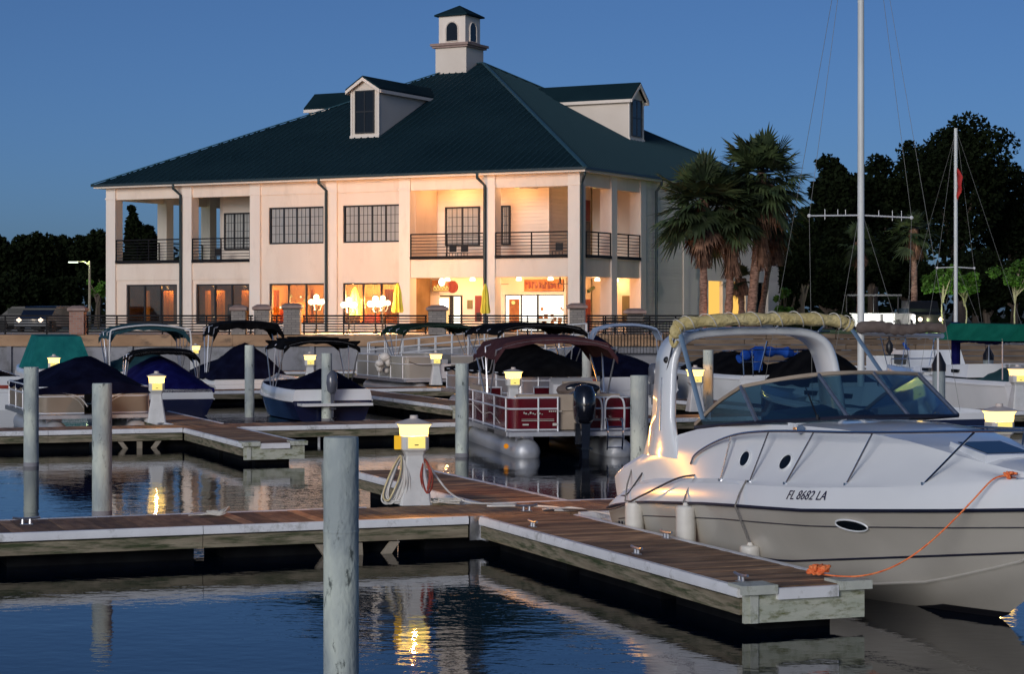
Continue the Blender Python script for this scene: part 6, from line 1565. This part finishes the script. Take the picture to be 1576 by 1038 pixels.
# extra moored boats seen between the arch and the far mast
b20, hb20, sh20 = runabout('cuddy_boat', 'boat under a peaked black cover by the foot of the tall mast', (X_(1300, 58), 58), away, 6.2, 2.3, 'gel_white', 'gel_navy', zs=.85, zrub=.5)
cover(b20, smooth_ridge([(.1, 1.3), (.8, 1.75), (1.8, 1.85), (3.0, 1.5), (4.6, 1.2), (5.8, .95)]), lambda x: hb20(x)*1.03, lambda x: sh20(x)+.02, 'canvas_black')
b21, hb21, sh21 = runabout('fishing_boat', 'open fishing boat with crossed rod poles left of the first capped piling', (X_(1415, 64), 64), away, 5.6, 2.1, 'gel_white', 'gel_white', zs=.80, zrub=.5)
a = MB(); a.box(1.9, 2.5, -.4, .4, .5, 1.45); a.build('console', M['gel_white'], b21, bevel=.05)
a = MB()
for k, y in enumerate((-.8, -.45, .1, .5, .85)): a.tube([(.3, y, .8), (.1+.1*k, y+.25*(-1)**k, 2.0+.15*(k % 3))], .014, 5)
a.tube([(.3, -.8, .8), (.3, -.8, 1.4), (.3, .8, 1.4), (.3, .8, .8)], .02, 5); a.build('rod_rack', M['steel'], b21)
outboard(b21, -.12, 0, .45, 'black_gloss', .85)
b22, hb22, sh22 = runabout('runabout', 'low boat with slate cover just left of the blue rolled canvas', (X_(1125, 66), 66), away, 5.6, 2.2, 'gel_white', 'gel_navy', zs=.75, zrub=.48)
cover(b22, smooth_ridge([(.1, 1.0), (1.2, 1.35), (2.6, 1.25), (4.6, .95)]), lambda x: hb22(x), lambda x: sh22(x)+.02, 'canvas_slate')
# right side boats
b15, hb15, sh15 = runabout('cabin_boat', 'white cabin boat with blue stripes between the black-capped pilings', (X_(1480, 63.5), 63.5), R(104), 5.4, 2.2, 'gel_white', 'gel_white', zs=.95, zrub=.55)
a = MB(); a.hexa([(1.6, -1.0, .95), (4.2, -.8, 1.0), (4.2, .8, 1.0), (1.6, 1.0, .95)], [(1.8, -.85, 1.65), (3.5, -.7, 1.62), (3.5, .7, 1.62), (1.8, .85, 1.65)]); cb_ = a.build('cabin', M['gel_white'], b15, bevel=.06)
a = MB(); a.box(2.0, 2.7, -1.01, 1.01, 1.2, 1.5); a.box(2.85, 3.5, -.94, .94, 1.2, 1.48); a.build('cabin_window', M['dark_glass'], cb_)
for s_ in (-1, 1):
    a = MB(); a.tube([(x, s_*(hb15(x)+.005), .80+.03*x/6) for x in [.3+.5*k for k in range(9)]], .05, 4, flat=1.2); a.build('side_stripe', M['canvas_blue'], b15)
outboard(b15, -.12, 0, .5, 'black_gloss', .8)
b16 = pontoon('pontoon_boat', 'white pontoon boat whose round tube end shows by the tall capped piling', (X_(1545, 66.5), 66.5), R(8), 6.5, 2.5, 'cream_panel', deckz=.55, rail_h=.6, tube_r=.34)
b17, hb17, sh17 = runabout('runabout', 'small white boat at the right edge behind the lit pedestals', (X_(1625, 57), 57), R(120), 5.6, 2.2, 'gel_white', 'gel_navy', zs=.8, zrub=.5)
outboard(b17, -.12, 0, .4, 'black_gloss', .85)
cover(b17, smooth_ridge([(.2, 1.0), (1.5, 1.3), (3.2, 1.1), (4.8, .9)]), lambda x: hb17(x)*.95, lambda x: sh17(x)+.02, 'canvas_slate')
b18, hb18, sh18 = runabout('dinghy', 'small white dinghy lying below the timber retaining wall', (X_(1432, 70), 70), R(98), 3.6, 1.6, 'gel_white', 'gel_white', zs=.9, zrub=.5)
a = MB(); 
for s_ in (-1, 1): a.tube([(.1, s_*.8, .9), (.1, s_*.8, 1.5), (1.5, s_*.85, 1.5), (1.6, s_*.85, .9)], .02, 5)
a.build('rail', M['steel'], b18)
a = MB(); a.tube([(1.0, 0, 1.0), (1.9, .3, 1.75)], .05, 6); a.build('blue_oar', M['canvas_blue'], b18)
b19, hb19, sh19 = runabout('runabout', 'white boat stern with red trim at the far left edge', (X_(-22, 60), 60), away, 5.5, 2.2, 'gel_white', 'gel_white', zs=.95, zrub=.5)
a = MB(); a.box(-.02, .03, -.9, .9, .62, .72); a.build('stern_stripe', M['cord_red'], b19)
cover(b19, smooth_ridge([(.6, 1.1), (2, 1.2), (4.5, 1.1)]), lambda x: hb19(x)*.9, lambda x: sh19(x), 'canvas_black')
# ================================================================ TREES
import array
def leafmesh(name, m_, blobs, n, size, parent, seed=1, elong=1.6, up=.2):
    rnd = random.Random(seed); vs = []; fs = []; tot = sum(b[3]*b[4]*b[5] for b in blobs)
    for (cx, cy, cz, rx, ry, rz) in blobs:
        k_ = int(n*rx*ry*rz/tot)
        for _ in range(k_):
            u = Vector((rnd.gauss(0, 1), rnd.gauss(0, 1), rnd.gauss(0, 1))).normalized()*rnd.random()**.42
            c = Vector((cx+u.x*rx, cy+u.y*ry, cz+u.z*rz)); s_ = size*rnd.uniform(.6, 1.4)
            d = Vector((rnd.gauss(0, 1), rnd.gauss(0, 1), rnd.gauss(up, .7))).normalized(); e = d.orthogonal().normalized(); e.rotate(Matrix.Rotation(rnd.uniform(0, 6.28), 3, d))
            i = len(vs); vs += [c-d*s_*elong*.5, c+e*s_*.5, c+d*s_*elong*.5, c-e*s_*.5]; fs.append((i, i+1, i+2, i+3))
    me = bpy.data.meshes.new(name); me.from_pydata(vs, [], fs); me.materials.append(m_); o = bpy.data.objects.new(name, me); C.objects.link(o); o.parent = parent; return o
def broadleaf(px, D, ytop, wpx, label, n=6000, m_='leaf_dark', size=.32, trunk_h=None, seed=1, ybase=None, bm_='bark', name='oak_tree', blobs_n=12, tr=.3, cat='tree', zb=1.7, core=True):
    x = X_(px, D); ztop = Z_(ytop, D)-zb; wv = wpx*D/F; t_ = thing(name, label, cat, (x, D, zb)); rnd = random.Random(seed)
    zlow = (ztop*.30 if trunk_h is None else trunk_h); bl = []
    rx = wv/2
    for k in range(blobs_n):
        q = rnd.uniform(0, 6.28); rr = rnd.uniform(.15, .72 if core else .85)*rx; zz = zlow+(ztop-zlow)*rnd.uniform(.15, .82); s_ = rnd.uniform(.24, .42)*rx*(1 if core else .85)
        s_z = min(s_*.8, (ztop-zz)); bl.append((math.cos(q)*rr, math.sin(q)*rr*.8, zz, s_, s_, s_z))
    if core: bl.append((0, 0, zlow+(ztop-zlow)*.5, rx*.7, rx*.6, (ztop-zlow)*.42)); bl.append((rx*rnd.uniform(-.2, .2), 0, ztop-rx*.3, rx*.35, rx*.35, rx*.3))
    leafmesh('crown', M[m_], bl, n, size, t_, seed)
    a = MB(); a.tube(cr([(0, 0, -.2), (rnd.uniform(-.2, .2), 0, zlow*.6), (rnd.uniform(-.3, .3), 0, zlow+(ztop-zlow)*.35), (0, 0, zlow+(ztop-zlow)*.7)], 4), lambda u: tr*(1-.75*u), 8)
    for k in range(7):
        q = rnd.uniform(0, 6.28); b_ = bl[k % len(bl)]; a.tube(cr([(0, 0, zlow*rnd.uniform(.7, 1.2)), (b_[0]*.5, b_[1]*.5, (zlow+b_[2])/2), (b_[0], b_[1], b_[2])], 3), lambda u: tr*.4*(1-.8*u)+.02, 6)
    a.build('trunk', M[bm_], t_); return t_
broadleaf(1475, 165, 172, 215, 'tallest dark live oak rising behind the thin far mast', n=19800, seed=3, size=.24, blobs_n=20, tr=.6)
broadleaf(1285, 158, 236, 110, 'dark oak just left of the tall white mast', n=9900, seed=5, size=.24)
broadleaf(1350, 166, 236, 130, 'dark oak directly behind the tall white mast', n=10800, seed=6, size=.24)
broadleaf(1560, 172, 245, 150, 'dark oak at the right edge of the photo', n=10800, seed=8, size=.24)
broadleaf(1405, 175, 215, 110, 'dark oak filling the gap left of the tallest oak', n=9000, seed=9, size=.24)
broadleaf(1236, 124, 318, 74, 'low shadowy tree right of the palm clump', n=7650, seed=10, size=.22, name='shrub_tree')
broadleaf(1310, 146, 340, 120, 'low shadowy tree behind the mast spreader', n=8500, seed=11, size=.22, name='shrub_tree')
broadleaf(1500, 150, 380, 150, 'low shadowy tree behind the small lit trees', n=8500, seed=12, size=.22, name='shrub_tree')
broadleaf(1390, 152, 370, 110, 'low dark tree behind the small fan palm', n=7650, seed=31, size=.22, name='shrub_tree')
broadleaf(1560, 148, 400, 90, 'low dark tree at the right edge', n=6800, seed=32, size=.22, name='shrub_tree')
broadleaf(1452, 112, 408, 76, 'small bright green lit tree with slender pale trunk on the lawn', n=2600, m_='leaf_green', core=False, size=.11, seed=13, trunk_h=2.0, bm_='bark_pale', tr=.05, name='young_tree')
broadleaf(1484, 114, 418, 66, 'second small lit green tree just right of the far mast', n=2000, m_='leaf_green', core=False, size=.11, seed=14, trunk_h=2.0, bm_='bark_pale', tr=.045, name='young_tree')
broadleaf(1562, 116, 395, 95, 'lit green tree branches at the right edge of the lawn', n=1900, m_='leaf_green', core=False, size=.11, seed=15, trunk_h=2.2, bm_='bark_pale', tr=.05, name='young_tree')
for px, D, e, zz in ((1440, 110.5, 170, 2.3), (1480, 112, 70, 2.2), (1556, 114, 90, 2.4)):
    t_ = thing('ground_spotlight', 'small spotlight on the lawn lighting the trunk near photo column %s' % {1440: 'left, under the first lit tree', 1480: 'beneath the second lit tree', 1556: 'beneath the lit tree at the edge'}[px], 'spotlight', (X_(px, D), D, 1.73))
    t_['label'] = {1440: 'spotlight on the lawn under the first lit green tree', 1480: 'spotlight on the lawn under the second lit green tree', 1556: 'spotlight on the lawn under the lit tree at right edge'}[px]
    a = MB(); a.cyl((0, 0, 0), (0, 0, .25), .05); a.cyl((0, 0, .25), (0, 0, .35), .08, .1); a.build('housing', M['win_frame'], t_)
    pt_light('lamp', (0, 0, .6), e, (.8, 1, .45), .1, t_)
# left tree line
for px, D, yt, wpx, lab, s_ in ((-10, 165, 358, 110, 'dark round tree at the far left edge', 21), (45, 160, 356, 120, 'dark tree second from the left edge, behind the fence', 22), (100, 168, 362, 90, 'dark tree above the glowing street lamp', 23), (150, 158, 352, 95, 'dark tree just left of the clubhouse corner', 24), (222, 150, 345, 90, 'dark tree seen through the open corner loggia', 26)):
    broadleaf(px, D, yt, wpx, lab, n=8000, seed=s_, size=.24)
broadleaf(205, 146, 315, 36, 'narrow dark pine rising behind the corner loggia', n=1500, seed=25, size=.26, name='pine_tree', trunk_h=4)
broadleaf(152, 133, 418, 44, 'small tree lit yellow-green beneath the street lamp', n=1900, m_='leaf_green', core=False, size=.13, seed=28, trunk_h=2.0, tr=.08, name='young_tree')
broadleaf(20, 140, 420, 130, 'dark hedge-like tree low behind the far left fence', n=6800, seed=29, size=.22, name='shrub_tree', trunk_h=1.0)
broadleaf(90, 142, 425, 110, 'low dark shrub tree behind the street lamp pole', n=5950, seed=30, size=.22, name='shrub_tree', trunk_h=1.0)
# far wood mass
bl = [(x, 215+random.uniform(-8, 8), 4+random.uniform(-1, 1), 9, 7, 5.2) for x in range(-90, 100, 9)]
o = leafmesh('far_wood', M['leaf_dark'], bl, 16000, .7, None, 77); o['kind'] = 'stuff'; tag(o, 'dark belt of far-off woodland behind the marina', 'woodland')
# palms
def palm(px, D, ytop, ycen, rpx, label, skirt_to, lean=0, nfr=95, seed=1, tr=.20, dead=50, zb=1.72, tbase=None):
    rnd = random.Random(seed); x = X_(px, D); t_ = thing('fan_palm', label, 'palm tree', (x, D, zb))
    zc = Z_(ycen, D)-zb; rad = rpx*D/F; c = Vector((lean, 0, zc))
    a = MB(); base = Vector(((X_(tbase, D)-x) if tbase else 0, 0, -.1)); a.tube(cr([base, base.lerp(c, .4)+Vector((.05, 0, 0)), c], 10), lambda u: tr*(1.15-.35*u)+.015*math.sin(u*90), 10); a.build('trunk', M['palm_bark'], t_, smooth=60)
    def fronds(n, elmin, elmax, m_, name, droop, sz, down=False):
        vs = []; fs = []; rv = []
        for i in range(n):
            az_ = rnd.uniform(0, 6.283); el_ = R(rnd.uniform(elmin, elmax)); Lp = rad*rnd.uniform(.18, .58)*sz
            d = Vector((math.cos(az_)*math.cos(el_), math.sin(az_)*math.cos(el_), math.sin(el_)))
            hub = c+d*Lp+Vector((0, 0, -droop*Lp)); side = d.cross(Vector((0, 0, 1))); side = side.normalized() if side.length > .01 else Vector((1, 0, 0)); nn = side.cross(d).normalized()
            w0 = side*.018; b0 = len(vs); vs += [c-w0, c+w0, hub+w0, hub-w0]; fs.append((b0, b0+1, b0+2, b0+3)); rv.append(.1)
            nl = 15; fan = R(rnd.uniform(120, 170)); Lf = rad*rnd.uniform(.42, .60)*sz; roll = rnd.uniform(-.5, .5)
            sd_ = side*math.cos(roll)+nn*math.sin(roll); rr = rnd.random()
            for j in range(nl):
                q = -fan/2+fan*j/(nl-1); dl = (d*math.cos(q)+sd_*math.sin(q)).normalized(); ll = Lf*(1-.30*abs(q)/(fan/2))*rnd.uniform(.85, 1.1)
                m1 = hub+dl*ll*.55+Vector((0, 0, -droop*ll*.10)); tip = hub+dl*ll*.95+Vector((0, 0, -ll*(.06+droop*.5)*rnd.uniform(.3, 1.5)))
                pw = (dl.cross(nn)).normalized()*ll*.55*math.tan(fan/(nl-1)/2)*1.15; b0 = len(vs)
                vs += [hub, m1-pw, m1+pw, tip]; fs.append((b0, b0+1, b0+3, b0+2)); rv.append(min(1, max(0, rr+rnd.uniform(-.15, .15))))
        me = bpy.data.meshes.new(name); me.from_pydata(vs, [], fs); me.materials.append(m_)
        at = me.attributes.new('rnd', 'FLOAT', 'FACE'); at.data.foreach_set('value', rv)
        o_ = bpy.data.objects.new(name, me); C.objects.link(o_); o_.parent = t_
    fronds(nfr, -58, 88, M['palm_leaf'], 'crown', .30, 1.0)
    fronds(dead, -86, -48, M['palm_dead'], 'dead_skirt', .6, .72)
    if skirt_to:
        vs = []; fs = []; rv = []; z1 = Z_(skirt_to, D)-zb
        for i in range(700):
            q = rnd.uniform(0, 6.28); r0 = rnd.uniform(.15, .30); zt = rnd.uniform(z1+.6, zc); zl = max(z1, zt-rnd.uniform(.5, 1.1)); r1 = r0+rnd.uniform(.05, .35)*min(1, (zc-zl)/1.5+.2)
            w_ = .04; p = Vector((lean+r0*math.cos(q), r0*math.sin(q), zt)); p2 = Vector((lean+r1*math.cos(q+.2), r1*math.sin(q+.2), zl)); tng = Vector((-math.sin(q), math.cos(q), 0))*w_
            b0 = len(vs); vs += [p-tng, p+tng, p2+tng*.4, p2-tng*.4]; fs.append((b0, b0+1, b0+2, b0+3)); rv.append(rnd.random())
        me = bpy.data.meshes.new('hanging_thatch'); me.from_pydata(vs, [], fs); me.materials.append(M['palm_dead'])
        at = me.attributes.new('rnd', 'FLOAT', 'FACE'); at.data.foreach_set('value', rv); o_ = bpy.data.objects.new('hanging_thatch', me); C.objects.link(o_); o_.parent = t_
    return t_
palm(1082, 105, 225, 306, 98, 'fan palm nearest the clubhouse corner, left of the palm clump', 414, seed=1, tbase=1081, nfr=120, dead=24)
palm(1172, 107, 200, 266, 92, 'tallest fan palm, its crown highest at the right of the clump', 418, seed=2, tbase=1153, tr=.24, nfr=120, dead=50)
palm(1126, 106, 300, 318, 78, 'shorter fan palm in the middle of the clump with brown skirt', 430, seed=3, tbase=1119, nfr=80, dead=26)
palm(1194, 110, 400, 334, 58, 'fan palm with drooping brown fronds at the right of the clump', 410, seed=9, tbase=1165, nfr=40, dead=60, tr=.16)
palm(1140, 109, 400, 428, 34, 'smallest low palm half hidden behind the clump trunks', 455, seed=4, nfr=28, dead=20, tr=.18)
palm(1406, 128, 312, 352, 50, 'dim fan palm standing right of the tall white mast', 400, seed=6, nfr=45, dead=8)
palm(1322, 132, 330, 372, 44, 'dim fan palm directly behind the tall white mast', 410, seed=7, nfr=40, dead=8)
pt_light('spot', (0, 0, 0), 1, (1, .5, .3), .1)
bpy.data.objects.remove(bpy.data.objects['spot'])
t_ = thing('ground_spotlight', 'small reddish uplight at the foot of the palm clump', 'spotlight', (X_(1120, 103.8), 103.8, 1.72))
a = MB(); a.cyl((0, 0, 0), (0, 0, .2), .05); a.cyl((0, 0, .2), (0, 0, .3), .08, .1); a.build('housing', M['win_frame'], t_); pt_light('lamp', (0, 0, .5), 60, (1, .42, .25), .1, t_)
# patio umbrella-like dark furniture & brick house far right
# foreground-right bush lit warm at (1205,440)
broadleaf(1275, 140, 395, 90, 'low dark bush tree left of the lit stall', n=7000, seed=51, size=.2, name='shrub_tree', trunk_h=1.0)
broadleaf(1340, 142, 400, 100, 'low dark bush tree above the lit stall', n=7000, seed=52, size=.2, name='shrub_tree', trunk_h=3.0)
broadleaf(1425, 140, 405, 90, 'low dark bush tree behind the first lit green tree', n=7000, seed=53, size=.2, name='shrub_tree', trunk_h=1.5)
broadleaf(1520, 138, 410, 110, 'low dark bush tree right of the lit green trees', n=8000, seed=54, size=.2, name='shrub_tree', trunk_h=1.0)
broadleaf(1590, 138, 400, 90, 'low dark bush tree cut by the right frame edge', n=6000, seed=55, size=.2, name='shrub_tree', trunk_h=1.0)
broadleaf(1130, 112, 492, 60, 'low dark shrub on the bank at the palm trunks', n=2500, seed=61, size=.14, name='shrub', trunk_h=.1, tr=.04, cat='shrub')
broadleaf(1235, 108, 492, 90, 'low dark shrub on the bank behind the blue canvas', n=3500, seed=62, size=.14, name='shrub', trunk_h=.1, tr=.04, cat='shrub')
broadleaf(1290, 110, 480, 50, 'dark shrub on the bank left of the tall mast', n=2500, seed=63, size=.14, name='shrub', trunk_h=.2, tr=.04, cat='shrub')
broadleaf(1216, 121, 372, 46, 'dark shrub tree hiding the back corner of the clubhouse', n=5000, seed=71, size=.2, name='shrub_tree', trunk_h=.8)
broadleaf(1207, 118, 425, 40, 'shrub lit warm gold between the palms and dark trees', n=1900, m_='leaf_green', core=False, size=.11, seed=41, trunk_h=.6, tr=.06, name='shrub', cat='shrub')
for o in bpy.data.objects:
    if o.type == 'MESH' and o.parent is None and not o.get('kind') and not o.get('label'): print('UNLABELLED', o.name)
